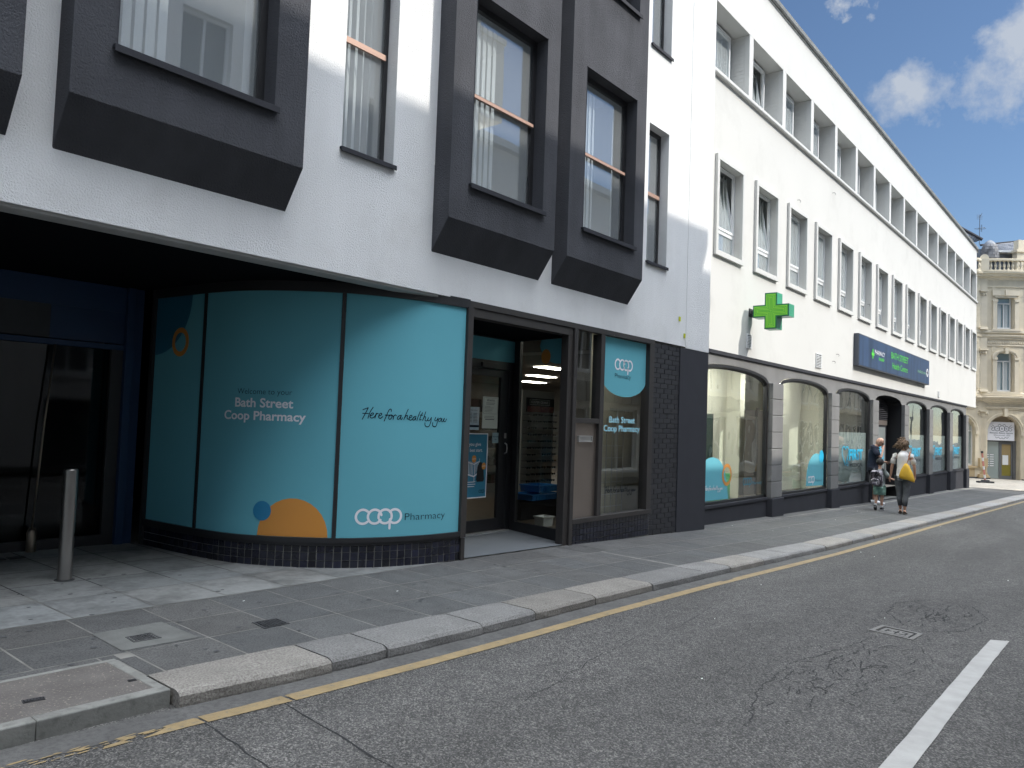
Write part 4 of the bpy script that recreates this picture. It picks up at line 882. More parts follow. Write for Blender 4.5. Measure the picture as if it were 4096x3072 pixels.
# rounded corner turning away
cr_ = [(XE+.5*math.sin(a), Y0+.5*(1-math.cos(a))) for a in [k*math.pi/2/8 for k in range(9)]]+[(XE+.5, 14)]
b.grid([[(x, y, 1.39), (x, y, 6.29)] for x, y in cr_]); b.grid([[(x, y, 7.66), (x, y, 8.80)] for x, y in cr_]); b.grid([[(x-.25, y+.15, 6.29), (x-.25, y+.15, 7.66)] for x, y in cr_])
b.face([(11.9, Y0, 1.39), (XE, Y0, 1.39), (XE, Y0+.35, 1.39), (11.9, Y0+.35, 1.39)]); b.face([(XE-2.5, Y0, 1.392), (XE+.5, Y0, 1.392), (XE+.5, 14, 1.392), (XE-2.5, 14, 1.392)])
b.face([(11.9, Y0, 8.8), (XE+.5, Y0, 8.8), (XE+.5, 14, 8.8), (11.9, 14, 8.8)])
b.face([(11.9, Y0, 8.8), (11.9, 14, 8.8), (11.9, 14, 1.3), (11.9, Y0, 1.3)])
b.build('wall', m_white, HC)
# cut the back wall visually: window panes sit in front of it, dark rooms behind panes are boxes
b = MB(); pr = [(0, 0), (-.055, 0), (-.07, .02), (-.07, .075), (-.05, .085), (0, .085)]
def sweep(mb, prof, z0, path):
    rows = []
    for i, (x, y) in enumerate(path):
        p0 = path[max(i-1, 0)]; p1 = path[min(i+1, len(path)-1)]; d = Vector((p1[0]-p0[0], p1[1]-p0[1])).normalized(); nx, ny = -d.y, d.x
        rows.append([(x+nx*o, y+ny*o, z0+h) for o, h in prof])
    mb.grid(rows); mb.face(rows[0]); mb.face(rows[-1])
sweep(b, pr, 6.288, [(12.3, Y0)]+cr_[0:]); b.build('string_course', m_white2, HC)
b = MB(); sweep(b, [(0, 0), (-.05, 0), (-.07, .03), (-.07, .12), (.1, .14)], 8.80, [(11.9, Y0)]+cr_); b.build('coping', mat('grey_coping', (.17, .175, .17), .8, var=.2, vscale=5, bump=.5, bscale=30), HC)
b = MB(); b.box(11.92, XE, Y0-.02, Y0+.02, 8.78, 8.799); b.build('gutter_line', m_white2, HC)
# piers of the ribbon
p0 = None
for n in range(16):
    if p0 is None:
        b = MB(); x = 14.08; b.box(x, x+.19, Y0, .755, 6.372, 7.655)
        for k in range(17): b.box(x-.006, x+.001, Y0+.10, .75, 6.375+.075*k, 6.375+.075*k+.067)
        p0 = b.build('pier', m_white2, HC)
    else: o = p0.copy(); COL.objects.link(o); o.location.x += PITCH*n
# windows of both floors
def hc_window(x0, x1, z0, z1, fy, name, surround, tilt, trans, pane_m, bl=(30, None)):
    if surround:
        b = MB(); w = .095; frame_rect(b, x0-w, x1+w*.8, z0-w-.02, z1+w, w, Y0-.055, Y0-.001); o = b.build(name, m_white2, HC, bevel=.006)
    else:
        b = MB(); b.box(x0-.02, x1+.02, Y0+.02, fy, z0-.012, z0+.006); o = b.build(name, m_white2, HC)
    b = MB(); frame_rect(b, x0, x1, z0, z1, .045, fy, fy+.05)
    if trans: b.box(x0+.045, x1-.045, fy+.003, fy+.047, z0+.38, z0+.45)
    b.build('frame', m_upvc, o)
    b = MB(); zz = z0+(.45 if trans else .045); frame_rect(b, x0+.047, x1-.047, zz, z1-.047, .05, fy-.012, fy+.035)
    xf = None
    if tilt:
        c, s_ = math.cos(rad(tilt)), math.sin(rad(tilt)); xf = lambda x, y, z: (x, fy+(y-fy)*c+(z-zz)*s_, zz+(z-zz)*c-(y-fy)*s_)
    b.build('sash', m_upvc, o, xf=xf)
    b = MB(); b.box(x0+.09, x1-.09, fy+.012, fy+.018, zz+.045, z1-.09); b.build('pane', pane_m, o, xf=xf)
    if trans: b = MB(); b.box(x0+.045, x1-.045, fy+.02, fy+.026, z0+.045, z0+.38); b.build('lower_pane', pane_m, o)
    b = MB(); b.box(x0+.1, x1-.1, fy-.02, fy-.004, z1-.04, z1-.015) ; b.build('trickle_vent', m_upvc, o)
    n = 7; b = vblinds(x0+.06, x1-.06, z0+.05, z1-.05, fy+.12, n, (x1-x0)/n*.98, bl[0], bl[1]); b.build('blind', m_blind, o)
    # room behind: a shallow dark lined box
    b = MB(); b.face([(x0-.1, fy+.5, z0-.1), (x1+.1, fy+.5, z0-.1), (x1+.1, fy+.5, z1+.1), (x0-.1, fy+.5, z1+.1)])
    for a in (x0-.1, x1+.1): b.face([(a, fy+.06, z0-.1), (a, fy+.5, z0-.1), (a, fy+.5, z1+.1), (a, fy+.06, z1+.1)])
    b.face([(x0-.1, fy+.06, z1+.1), (x1+.1, fy+.06, z1+.1), (x1+.1, fy+.5, z1+.1), (x0-.1, fy+.5, z1+.1)])
    b.build('room_lining', mat_room, o)
    return o
mat_room = mat('room_lining', (.42, .43, .42), .9)
m_glassH = glass_mat('sky_veil_glass', (.9, .94, .94), 1.7, 0, haze=.2)  # diffuse share paints in sky reflection and bright curtains
tw = hc_window(*low[0], Y0+.12, 'window', True, 9, True, m_glassH)
copy_tree(tw, (PITCH, 0, 0), HC)
w0 = hc_window(*low[2], Y0+.12, 'window', True, 0, True, m_glassH)
w1 = hc_window(*low[3], Y0+.12, 'window', True, 0, True, m_glassH, (8, lambda i: i > 0)); w2 = hc_window(*low[4], Y0+.12, 'window', True, 0, True, m_glassH, (50, lambda i: i < 3 or i > 5))
w3 = hc_window(*low[5], Y0+.12, 'window', True, 0, True, m_glassH, (20, lambda i: i % 4 != 2))
for n in range(6, 16):
    k = (2, 5, 3, 4, 2, 4, 5, 2, 3, 5)[n-6]; copy_tree({2: w0, 3: w1, 4: w2, 5: w3}[k], (PITCH*(n-k), 0, 0), HC)
u = hc_window(12.52, 13.95, 6.40, 7.62, .63, 'ribbon_window', False, 0, False, m_glassH)
ut = hc_window(14.30, 15.72, 6.40, 7.62, .63, 'ribbon_window', False, 9, False, m_glassH)
un = hc_window(14.30+PITCH, 15.70+PITCH, 6.40, 7.62, .63, 'ribbon_window', False, 0, False, m_glassH)
u2 = hc_window(14.30+2*PITCH, 15.70+2*PITCH, 6.40, 7.62, .63, 'ribbon_window', False, 0, False, m_glassH, (55, lambda i: i < 4)); u3 = hc_window(14.30+3*PITCH, 15.70+3*PITCH, 6.40, 7.62, .63, 'ribbon_window', False, 0, False, m_glassH, (10, None))
for n in range(4, 15):
    k = (1, 2, 3)[(n*7) % 3]; copy_tree((un, u2, u3)[k-1], (PITCH*(n-k), 0, 0), HC)
# ---- arcade
PX = [15.40+3.83*i-(.02*i if i > 3 else 0) for i in range(7)]; PX = [15.40, 19.30, 23.07, 26.86, 30.66, 34.55, 38.27]; PW = .60
OPEN = [(12.0, 15.40)]+[(PX[i]+PW, PX[i+1]) for i in range(6)]
def az(x, a, c, off=0): t = (x-a)/(c-a)*2-1; return .965+(.205)*math.sqrt(max(0, 1-abs(t)**2.1))+off
m_arc = mat('grey_arcade_paint', (.185, .183, .180), .7, var=.12, vscale=1.2, bump=.5, bscale=25, streak=.06)
b = MB()
def wallpoly(x0, x1, z0, z1): b.face([(x0, Y0, z0), (x1, Y0, z0), (x1, Y0, z1), (x0, Y0, z1)])
prev = 11.9
for i, (a, c) in enumerate(OPEN):
    n = 20
    for k in range(n):
        xa, xb = a+(c-a)*k/n, a+(c-a)*(k+1)/n; za, zb_ = az(xa, a, c), az(xb, a, c)
        b.face([(xa, Y0, za), (xb, Y0, zb_), (xb, Y0, 1.32), (xa, Y0, 1.32)])
    nx = OPEN[i+1][0] if i < 6 else c+PW
    b.face([(c, Y0, -2.4), (nx, Y0, -2.4), (nx, Y0, 1.32), (c, Y0, 1.32)])
XA = PX[6]+PW
b.face([(XA, Y0, -2.4), (XA, 14, -2.4), (XA, 14, 1.39), (XA, Y0, 1.39)])
b.build('arcade_wall', m_arc, HC)
b = MB(); b.box(11.9, XA+.02, Y0-.035, Y0+.05, 1.32, 1.388); b.build('band', m_anth, HC, bevel=.004)
for i, x in enumerate(PX):
    b = MB(); zs = [.955, .625, .295, -.045, -.38, -.715, -1.05, -1.375]
    zt = .965
    for k in range(7):
        z1 = zs[k]; z0 = zs[k+1]; b.box(x+.0, x+PW, .2, Y0-.001, z0+.016, z1)
    b.box(x+.012, x+PW-.012, .212, Y0-.0015, -1.375, .94)
    pl = b.build('pilaster', m_arc, HC, bevel=.006)
    b = MB(); b.box(x-.03, x+PW+.03, .165, Y0-.001, -2.4, -1.375); b.build('plinth_block', m_anth, pl, bevel=.008)
for i, (a, c) in enumerate(OPEN):
    if i == 3: continue
    b = MB(); 
    # dark arch reveal + frame
    n = 24; pts = [(a+(c-a)*k/n) for k in range(n+1)]; rows = []
    for x in pts:
        z = az(x, a, c); t = (x-a)/(c-a)*2-1; xi = (a+c)/2+(x-(a+c)/2)*(1-.16/(c-a)); zi = z-.085
        rows.append([(x, Y0-.012, z-.004), (xi, Y0-.012, zi+.03), (xi, Y0+.03, zi+.02), (xi, Y0+.045, zi), (xi, Y0+.08, zi)])
    b.grid(rows)
    zb = base((a+c)/2); zs0 = -1.345-.018*i*.3
    for x0, x1 in ((a+.0, a+.085), (c-.085, c)): b.box(x0, x1, Y0+.005, Y0+.075, zs0, .968)
    b.box(a, c, Y0+.005, Y0+.07, zs0, zs0+.045)
    o = b.build('arched_window', m_black, HC)
    b = MB(); b.box(a+.0, c-.0, Y0-.035, Y0+.06, zs0-.06, zs0-.002); b.build('sill', m_anth, o, bevel=.006)
    b = MB(); n = 24; P = [(a+.07, zs0+.03)]+[((c-.07), zs0+.03)]+[((c-.07)-(c-a-.14)*k/n, az((c-.07)-(c-a-.14)*k/n, a, c)-.075) for k in range(n+1)]
    gy = Y0+.055; b.prism(P, gy, gy+.006, 'y'); gl = b.build('pane', m_glassA, o)
    b = MB(); b.box(a-.0, c+.0, Y0-.012, Y0+.03, -2.45, zs0-.06); b.build('stall_riser', m_anth, o)
    f = fx(gy-.003); k_ = .975
    if i == 0:
        b = MB(); b.face([f(x*k_, z*k_) for x, z in ([(12.3, -.75)]+[(13.25+.60*math.cos(rad(q)), -.95+.42*math.sin(rad(q))) for q in range(150, 10, -8)]+[(13.93, -1.05), (13.99, -1.32), (12.3, -1.31)])]); b.build('turquoise_decal', m_teal, o)
        b = MB(); stroke(b, arcpts(13.91*k_, -.867*k_, .180, 0, 359.9, 32, .172), .062, fx(gy-.006), 1, False); b.build('orange_ring', m_orange, o)
        b = MB(); handwriting(b, 12.62, 13.735*k_, -1.10, .09, fx(gy-.006), .010); b.build('handwritten_slogan', m_whiteV, o)
        b = MB(); coop_logo(b, 14.70*k_, -1.005, .42, f); put_text(b, 'Pharmacy', 14.79, 15.27, -1.075, .062, f); b.build('logo', mat('teal_letter', (.02, .17, .26), .5), o)
    if i == 1:
        b = MB(); P = [(18.42, -1.30), (18.45, -1.12)]+[(19.14+.70*math.cos(rad(q)), -1.12+.575*math.sin(rad(q))) for q in range(178, -2, -8)]+[(19.86, -1.34)]; b.face([f(x*k_, z*k_+.025) for x, z in P]); b.build('turquoise_decal', m_teal, o)
        b = MB(); disc(b, 19.52*k_, -.585, .175, .152, fx(gy-.006)); b.build('cyan_dot', m_cyanV, o)
        b = MB(); coop_logo(b, 18.555*k_, -1.105, .45, fx(gy-.006)); b.build('logo', m_whiteV, o)
        b = MB(); put_text(b, 'Pharmacy', 18.60, 19.1, -1.165, .06, fx(gy-.006)); b.build('small_lettering', m_tealD, o)
    if i in (2, 4, 5, 6):
        x0 = {2: 20.70, 4: 28.05, 5: 31.9, 6: 35.7}[i]; fb = m_cyanV
        b = MB(); hp = [(.32, -.36), (.22, -.34), (.06, -.42), (.02, -.55), (.14, -.70), (.30, -.84)]
        heart = [(x0+.62-(.62-p[0]) if 0 else x0+p[0], z) for p, z in []]
        stroke(b, [(x0+.31, -.425), (x0+.24, -.365), (x0+.12, -.36), (x0+.03, -.44), (x0+.05, -.56), (x0+.18, -.70), (x0+.32, -.83)], .035, f, 5)
        stroke(b, [(x0+.31, -.425), (x0+.40, -.365), (x0+.53, -.37), (x0+.60, -.45), (x0+.56, -.57), (x0+.44, -.70), (x0+.40, -.80)], .035, f, 5)
        stroke(b, arcpts(x0+.50, -.735, .055, 0, 359.9, 16), .022, f, 1, False); stroke(b, [(x0+.555, -.70), (x0+.545, -.84), (x0+.46, -.85)], .022, f, 4)
        put_text(b, 'FIRST', x0+.66, x0+1.93, -.708, .285, f, .035); b.build('lettering', fb, o)
        b = MB(); put_text(b, 'MEDICAL', x0+.72, x0+1.98, -.895, .095, f); b.build('small_lettering', m_navyV, o)
        b = MB(); b.box(a+.09, c-.09, gy+.012, gy+.016, zs0+.05, .02); b.build('frosted_film', glass_mat('frosted_film', (.62, .68, .68), 1.3, .3, haze=.35), o)
# last stall riser catches the sun, same paint
# doorway
a, c = OPEN[3]; b = MB()
n = 24; rows = [[(x, Y0, az(x, a, c)), (x, .75, az(x, a, c))] for x in [a+(c-a)*k/n for k in range(n+1)]]; b.grid(rows)
for x in (a, c): b.face([(x, Y0, -2.4), (x, .75, -2.4), (x, .75, .965), (x, Y0, .965)])
b.build('doorway_lining', m_black, HC)
b = MB(); b.box(a, c, .74, .78, -2.1, 1.2); b.build('doorway_back', m_black, HC)
b = MB(); b.face([(a, .27, base(a)+.03), (c, .27, base(c)+.03), (c, .75, base(c)+.03), (a, .75, base(a)+.03)]); b.build('doorstep', m_cem, HC)
b = MB()
for k in range(9): b.box(a+.6, c-.15, .66, .74, .46+.06*k, .49+.06*k, lambda x, y, z: (x, y, z-(y-.66)*.3))
b.build('louvre', m_anth, HC)
b = MB(); b.box(a+.3, c-.12, .68, .74, .29, .44); b.build('door_head', mat('brown_head', (.13, .11, .10), .5), HC)
b = MB(); b.box(a+.3, c-.2, .70, .74, -2.0, .28); dd = b.build('glass_door', m_anth, HC)
b = MB(); b.box(a+.5, c-.36, .69, .699, -1.85, .22); b.build('door_glass', mat('milky_glass', (.26, .29, .29), .3, coat=.4), dd)
b = MB()
for k in range(4): b.box(25.80, 26.33, .684, .689, -.50-.135*k, -.385-.135*k)
b.build('blue_notice', m_cyanV, dd)
b = MB()
for k in range(4): put_text(b, ['Doctors', 'Dental', 'Physio', 'Clinic'][k][:0] or 'FIRST', 25.9, 26.2, -.47-.135*k, .05, fx(.681), .02)
b.build('notice_print', m_whiteV, dd)
b = MB(); b.tube([(26.45, .66, -1.15), (26.45, .66, -.85)], .02, 8); b.build('handle', m_steel, dd)
# interiors behind the arched windows
b = MB(); b.face([(12.06, 3.1, -1.6), (23.2, 3.1, -1.6), (23.2, 3.1, 1.36), (12.06, 3.1, 1.36)]); b.face([(12.06, .4, 1.33), (23.2, .4, 1.33), (23.2, 3.1, 1.33), (12.06, 3.1, 1.33)]); b.face([(20.6, .45, -1.6), (20.6, 3.1, -1.6), (20.6, 3.1, 1.33), (20.6, .45, 1.33)])
b.face([(15.9, 1.1, -1.6), (15.9, 3.1, -1.6), (15.9, 3.1, 1.33), (15.9, 1.1, 1.33)]); b.face([(14.6, 1.4, -1.5), (16.9, 1.4, -1.5), (16.9, 1.4, 1.33), (14.6, 1.4, 1.33)]); b.face([(18.4, 1.3, -1.5), (20.4, 1.3, -1.5), (20.4, 1.3, 1.33), (18.4, 1.3, 1.33)])
b.build('cream_room', m_cream, HC)
b = MB(); b.face([(12.06, .4, -1.6), (39, .4, -1.6), (39, 3.1, -1.6), (12.06, 3.1, -1.6)]); b.build('room_floor', mat('room_floor', (.25, .23, .2), .5), HC)
b = MB(); b.box(12.4, 15.2, .62, .74, 1.30, 1.325); b.box(16.1, 19.2, .62, .74, 1.30, 1.325); b.box(20.7, 23.0, .62, .70, 1.30, 1.325); b.build('lamp_and_fill', m_fillS, HC)  # hidden glowing strips added to brighten the rooms behind the arches
b = MB(); b.box(14.4, 15.2, 1.38, 1.395, -1.5, .30); b.build('dark_door', mat('dark_green_door', (.02, .05, .045), .4), HC)
b = MB(); b.box(12.3, 14.2, 1.2, 1.6, -1.59, -.55); b.build('white_counter', m_upvc, HC)
b = MB(); b.box(14.6, 15.0, .9, 1.2, -1.59, -.9); b.build('green_unit', mat('green_unit', (.07, .30, .12), .5), HC)
b = MB(); b.box(16.6, 18.3, 1.26, 1.28, -1.59, .45); b.box(17.2, 17.24, 1.2, 1.25, -1.5, .5); b.build('dark_opening', mat('brown_opening', (.05, .04, .035), .5), HC)
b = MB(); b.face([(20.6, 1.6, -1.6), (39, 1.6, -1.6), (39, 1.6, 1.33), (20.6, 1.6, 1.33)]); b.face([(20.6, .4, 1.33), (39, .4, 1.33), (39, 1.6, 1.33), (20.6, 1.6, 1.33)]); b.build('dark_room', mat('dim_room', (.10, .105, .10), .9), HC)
# vents
for i, (x0, x1, z0, z1) in enumerate(((14.20, 14.46, 1.56, 1.84), (18.32, 18.72, 1.50, 1.84), (32.58, 32.84, 1.46, 1.70))):
    b = MB(); frame_rect(b, x0, x1, z0, z1, .02, Y0-.02, Y0-.001); n = 8
    for k in range(n): b.box(x0+.02, x1-.02, Y0-.03, Y0-.004, z0+.03+(z1-z0-.05)*k/n, z0+.045+(z1-z0-.05)*k/n, lambda x, y, z: (x, y, z-(Y0-y)*.5))
    vo = b.build('louvre_vent', m_upvc, HC); b = MB(); b.box(x0+.02, x1-.02, Y0-.004, Y0-.0005, z0+.02, z1-.02); b.build('vent_slot', m_black, vo)
b = MB()
for x, z in ((12.15, 3.15), (12.32, 3.08), (19.4, 5.9), (19.9, 1.95), (19.6, 1.75), (16.9, 5.1), (22.7, 3.6)): b.tube([(x, Y0, z), (x, Y0-.05, z), (x+.05, Y0-.06, z-.02), (x+.04, Y0-.05, z-.05)], .006, 6)
b.build('wall_hook', m_iron, HC)
# ---- pharmacy cross, hung square to the wall
CX, CY, CZ = 14.25, -.15, 2.255
cs = thing('pharmacy_cross', 'illuminated green cross sign projecting from the white wall', 'sign', (CX+.14, .3, CZ))
def cross(h, w): return [(-w, h), (w, h), (w, w), (h, w), (h, -w), (w, -w), (w, -h), (-w, -h), (-w, -w), (-h, -w), (-h, w), (-w, w)]
b = MB(); b.prism([(CY+u, CZ+v) for u, v in cross(.345, .118)], CX, CX+.28, 'x'); b.build('body', mat('green_case', (.04, .30, .17), .4, coat=.3), cs, bevel=.004)
b = MB(); b.prism([(CY+u, CZ+v) for u, v in cross(.343, .117)], CX-.006, CX-.001, 'x'); b.build('rim', mat('green_rim', (.01, .13, .07), .4), cs)
b = MB(); b.prism([(CY+u, CZ+v) for u, v in cross(.325, .098)], CX-.010, CX-.0065, 'x'); b.build('face', mat('green_face', (.06, .42, .03), .35, emit=(.1, .6, .05), estr=.05), cs)
b = MB(); f = lambda u, v: (CX-.0125, CY+u, CZ+v)
for h, w in ((.305, .078), (.280, .052), (.255, .026)):
    P = cross(h, w); 
    for i in range(12): stroke(b, [P[i], P[(i+1) % 12]], .008, f, 1)
stroke(b, [(0, .255), (0, -.255)], .005, f, 1); stroke(b, [(.255, 0), (-.255, 0)], .005, f, 1)
b.build('light_line', mat('lime_line', (.34, .72, .05), .4, emit=(.35, .8, .05), estr=.12), cs)
b = MB(); b.box(CX+.08, CX+.20, .19, .3, CZ-.02, CZ+.03); b.box(CX+.05, CX+.23, .285, .299, CZ-.08, CZ+.08); b.tube([(CX+.06, .28, CZ+.02), (CX+.03, .24, CZ-.03), (CX+.06, .2, CZ-.02)], .008, 6); b.build('bracket', m_iron, cs)
# ---- long sign board
sg = thing('health_centre_sign', 'long dark blue sign board with green lettering above the doorway', 'sign', (25.9, .3, 1.79))
b = MB(); b.box(21.41, 30.33, .17, .299, 1.79, 2.65); b.build('box', mat('sign_edge', (.07, .08, .10), .5), sg, bevel=.006)
b = MB(); b.box(21.44, 30.30, .165, .1695, 1.82, 2.62); b.build('board', mat('sign_navy', (.028, .062, .135), .45, streak=.4, var=.1), sg)
m_grn = mat('sign_green', (.10, .62, .06), .5); f = fx(.1605)
b = MB(); b.box(22.74, 22.82, .157, .1645, 2.09, 2.35); b.box(22.64, 22.92, .155, .1568, 2.17, 2.25); b.build('plus_symbol', m_grn, sg)
b = MB(); put_text(b, 'PHARMACY', 22.98, 24.08, 2.235, .125, f, .005); b.build('white_lettering', m_whiteV, sg)
b = MB(); put_text(b, 'locale', 23.42, 24.02, 2.095, .11, f, .01, shear=.3); b.build('script_lettering', m_grn, sg)
b = MB(); put_text(b, 'BATH STREET', 24.86, 27.05, 2.275, .20, f, .0); b.build('lettering', m_grn, sg); b = MB(); put_text(b, 'Health Centre', 25.0, 26.97, 1.985, .18, f, .0); b.build('lettering', m_grn, sg)
b = MB(); put_text(b, 'medical care', 28.45, 29.72, 2.12, .105, f); b.build('small_lettering', mat('pale_green', (.25, .5, .3), .5), sg)
b = MB(); disc(b, 29.97, 2.20, .17, .14, f); b.build('round_emblem', m_whiteV, sg)
b = MB(); 
for q in range(3): a_ = q*math.pi/3; stroke(b, [(29.97-.12*math.cos(a_), 2.20-.10*math.sin(a_)), (29.97+.12*math.cos(a_), 2.20+.10*math.sin(a_))], .035, fx(.158), 1)
b.build('emblem_star', m_navyV, sg)
# ================================================================ CORNER BUILDING (cream, curved, across the side street)
CO = Vector((53.25, .80, 0)); CR = Vector((.6307, -.776, 0)); CA = Vector((.776, .6307, 0))
CB = thing('corner_building', 'cream ornate curved corner building with balustrade and slate turret', 'building', (53.25, .8, -2.4))
RAD = 6.0; SC0 = 1.0
def cw(s, t, z):
    """s metres to the right along the front, t outward distance (+ towards the street), z height; the front bends round past SC0"""
    a = (s-SC0)/RAD
    if s <= -1.05: px, py, nx, ny = s+.0, 0.16, 0, 1     # flat left part
    else:
        px, py, nx, ny = SC0+RAD*math.sin(a), RAD*(1-math.cos(a)), math.sin(a), math.cos(a)
    p = CO+CR*(px+nx*t)+CA*(py-ny*t); return (p.x, p.y, z)
m_cr = mat('cream_stucco', (.60, .535, .41), .85, var=.05, bump=.3, bscale=12, streak=.08)
m_cr2 = mat('cream_trim', (.64, .575, .45), .8, var=.05, bump=.2, bscale=20)
m_ochre = mat('ochre_stucco', (.48, .37, .22), .85, var=.08)
m_slate = mat('slate', (.12, .12, .125), .6, var=.25, vscale=4, attr=True)
m_lead = mat('lead_sheet', (.13, .15, .18), .5, var=.1)
def arcbox(mb, s0, s1, t0, t1, z0, z1, n=None):
    n = n or max(1, int((s1-s0)/.35)); rows = []
    for i in range(n+1):
        s = s0+(s1-s0)*i/n; rows.append([cw(s, t0, z0), cw(s, t1, z0), cw(s, t1, z1), cw(s, t0, z1)])
    mb.grid(rows, True); mb.face(rows[0]); mb.face(rows[-1])
def arcface(mb, s0, s1, t, z0, z1, n=None):
    n = n or max(1, int((s1-s0)/.35)); mb.grid([[cw(s0+(s1-s0)*i/n, t, z0), cw(s0+(s1-s0)*i/n, t, z1)] for i in range(n+1)])
SL, SR = -7.0, 9.0
cbays = [.40, 3.55, 6.7]                    # centre of each opening (s)
b = MB()
# ground floor wall with arched openings
def archwall(mb, c, hw, zs, z1, s0, s1, z0):
    arcface(mb, s0, c-hw, 0, z0, z1); arcface(mb, c+hw, s1, 0, z0, z1); n = 16
    rows = []
    for k in range(n+1):
        u = -hw+2*hw*k/n; rows.append([cw(c+u, 0, zs+math.sqrt(max(0, hw*hw-u*u))), cw(c+u, 0, z1)])
    mb.grid(rows)
    rows = [[cw(c-hw, 0, z0), cw(c-hw, -.5, z0)]]+[[cw(c-hw*math.cos(math.pi*k/n), 0, zs+hw*math.sin(math.pi*k/n)), cw(c-hw*math.cos(math.pi*k/n), -.5, zs+hw*math.sin(math.pi*k/n))] for k in range(n+1)]+[[cw(c+hw, 0, z0), cw(c+hw, -.5, z0)]]
    mb.grid(rows)
archwall(b, .40, .93, .42, 2.15, -1.05, 1.98, -2.5); archwall(b, 3.55, .93, .42, 2.15, 1.98, 5.1, -2.5); archwall(b, 6.7, .93, .42, 2.15, 5.1, 9, -2.5)
archwall(b, -2.15, .90, .42, 2.15, SL, -1.05, -2.5)
def rectwall(mb, cs_, hw, za, zb, s0, s1, z0, z1):
    e = s0
    for c in cs_: arcface(mb, e, c-hw, 0, z0, z1); arcface(mb, c-hw, c+hw, 0, z0, za, 3); arcface(mb, c-hw, c+hw, 0, zb, z1, 3); mb.grid([[cw(c-hw, 0, za), cw(c-hw, 0, zb)], [cw(c-hw, -.4, za), cw(c-hw, -.4, zb)]]); mb.grid([[cw(c+hw, 0, za), cw(c+hw, 0, zb)], [cw(c+hw, -.4, za), cw(c+hw, -.4, zb)]]); mb.grid([[cw(c-hw, 0, zb), cw(c+hw, 0, zb)], [cw(c-hw, -.4, zb), cw(c+hw, -.4, zb)]]); mb.grid([[cw(c-hw, 0, za), cw(c+hw, 0, za)], [cw(c-hw, -.4, za), cw(c+hw, -.4, za)]]); e = c+hw
    arcface(mb, e, s1, 0, z0, z1)
rectwall(b, [.42, 3.6, 6.75], .48, 2.78, 5.05, SL, SR, 2.15, 5.85)
rectwall(b, [.42, 3.6, 6.75], .46, 6.5, 8.35, SL, SR, 5.85, 9.6)
# horizontal rustication grooves drawn with real courses
b.build('wall', m_cr, CB)
b = MB()
for z in [2.95+.36*k for k in range(7)]+[6.55+.36*k for k in range(7)]:
    for s0, s1 in ((-3.2, -1.06), (-.32, -.14), (-1.0, -.80)): arcbox(b, s0, s1, -.01, .03, z, z+.335, 1)
b.build('rusticated_course', m_cr, CB)
def mould(name, z0, prof, m=m_cr2, s0=SL, s1=SR):
    b = MB(); n = 34; rows = []
    for i in range(n+1):
        s = s0+(s1-s0)*i/n; rows.append([cw(s, o, z0+h) for o, h in prof])
    b.grid(rows); b.build(name, m, CB)
mould('cornice', 2.08, [(0, 0), (.06, .02), (.08, .10), (.22, .16), (.26, .26), (.34, .29), (.36, .37), (0, .42)])
mould('string_course', 1.70, [(0, 0), (.05, .02), (.05, .09), (.09, .11), (.09, .15), (0, .17)])
mould('string_course', 2.52, [(0, 0), (.12, 0), (.12, .16), (.07, .2), (0, .2)])
mould('string_course', 5.86, [(0, 0), (.06, .02), (.06, .12), (.12, .15), (.14, .24), (0, .28)])
mould('string_course', 5.45, [(0, 0), (.04, .01), (.05, .06), (0, .09)])
mould('string_course', 6.25, [(0, 0), (.10, 0), (.10, .14), (0, .16)])
mould('string_course', 8.95, [(0, 0), (.04, .02), (.05, .08), (0, .10)])
mould('cornice', 9.42, [(0, 0), (.05, .02), (.08, .12), (.24, .18), (.28, .30), (.38, .34), (.40, .44), (0, .48)])
b = MB()
for i in range(70):
    s = -3+.13*i; arcbox(b, s, s+.07, .0, .05, 5.62, 5.74, 1)
b.build('dentil_band', m_cr2, CB)
def ang_lathe(mb, s, t, prof, n=10):
    c = cw(s, t, 0); mb.lathe(prof, c[0], c[1], n)
# pilasters
for s in (-.80, 1.98, 5.15):
    w = .21; b = MB(); arcbox(b, s-w, s+w, 0, .12, -1.35, 1.25, 1)
    for k in range(5): arcbox(b, s-w+.03+.078*k, s-w+.065+.078*k, .12, .145, -1.05, 1.2, 1)
    o = b.build('pilaster', m_cr2, CB)
    b = MB(); arcbox(b, s-.27, s+.27, 0, .17, 1.55, 1.62, 1); arcbox(b, s-w, s+w, 0, .15, 1.25, 1.55, 1)
    for q in (-.2, .2):
        p = cw(s+q, .17, 1.45); b.ball(p, (.085, .085, .10), 10, 6)
    b.build('capital', m_cr2, o)
    b = MB(); arcbox(b, s-.26, s+.26, 0, .17, -1.72, -1.20, 1); arcbox(b, s-.20, s+.20, 0, .12, -2.1, -1.72, 1)
    for k, (w2, z0, z1) in enumerate(((.24, -2.10, -2.0), (.29, -2.2, -2.11), (.35, -2.3, -2.21))): arcbox(b, s-w2, s+w2, 0, .16+.05*k, z0-.03, z1-.03, 1)
    b.build('pedestal', m_ochre, o)
    b = MB(); arcbox(b, s-.35, s+.35, 0, .3, -2.55, -2.34, 1); b.build('pedestal_foot', m_anth, o)
    for z0, z1 in ((2.75, 5.2), (6.45, 8.7)):
        b = MB(); arcbox(b, s-w, s+w, 0, .09, z0, z1, 1); arcbox(b, s-w-.05, s+w+.05, 0, .13, z1, z1+.08, 1); arcbox(b, s-w-.04, s+w+.04, 0, .12, z0-.02, z0+.12, 1)
        for q in (-.12, 0, .12): b.ball(cw(s+q, .11, z1-.14), (.06, .06, .10), 8, 5)
        arcbox(b, s-w, s+w, .0, .10, z1+.1, z1+.75, 1); b.build('upper_pilaster', m_cr2, CB)
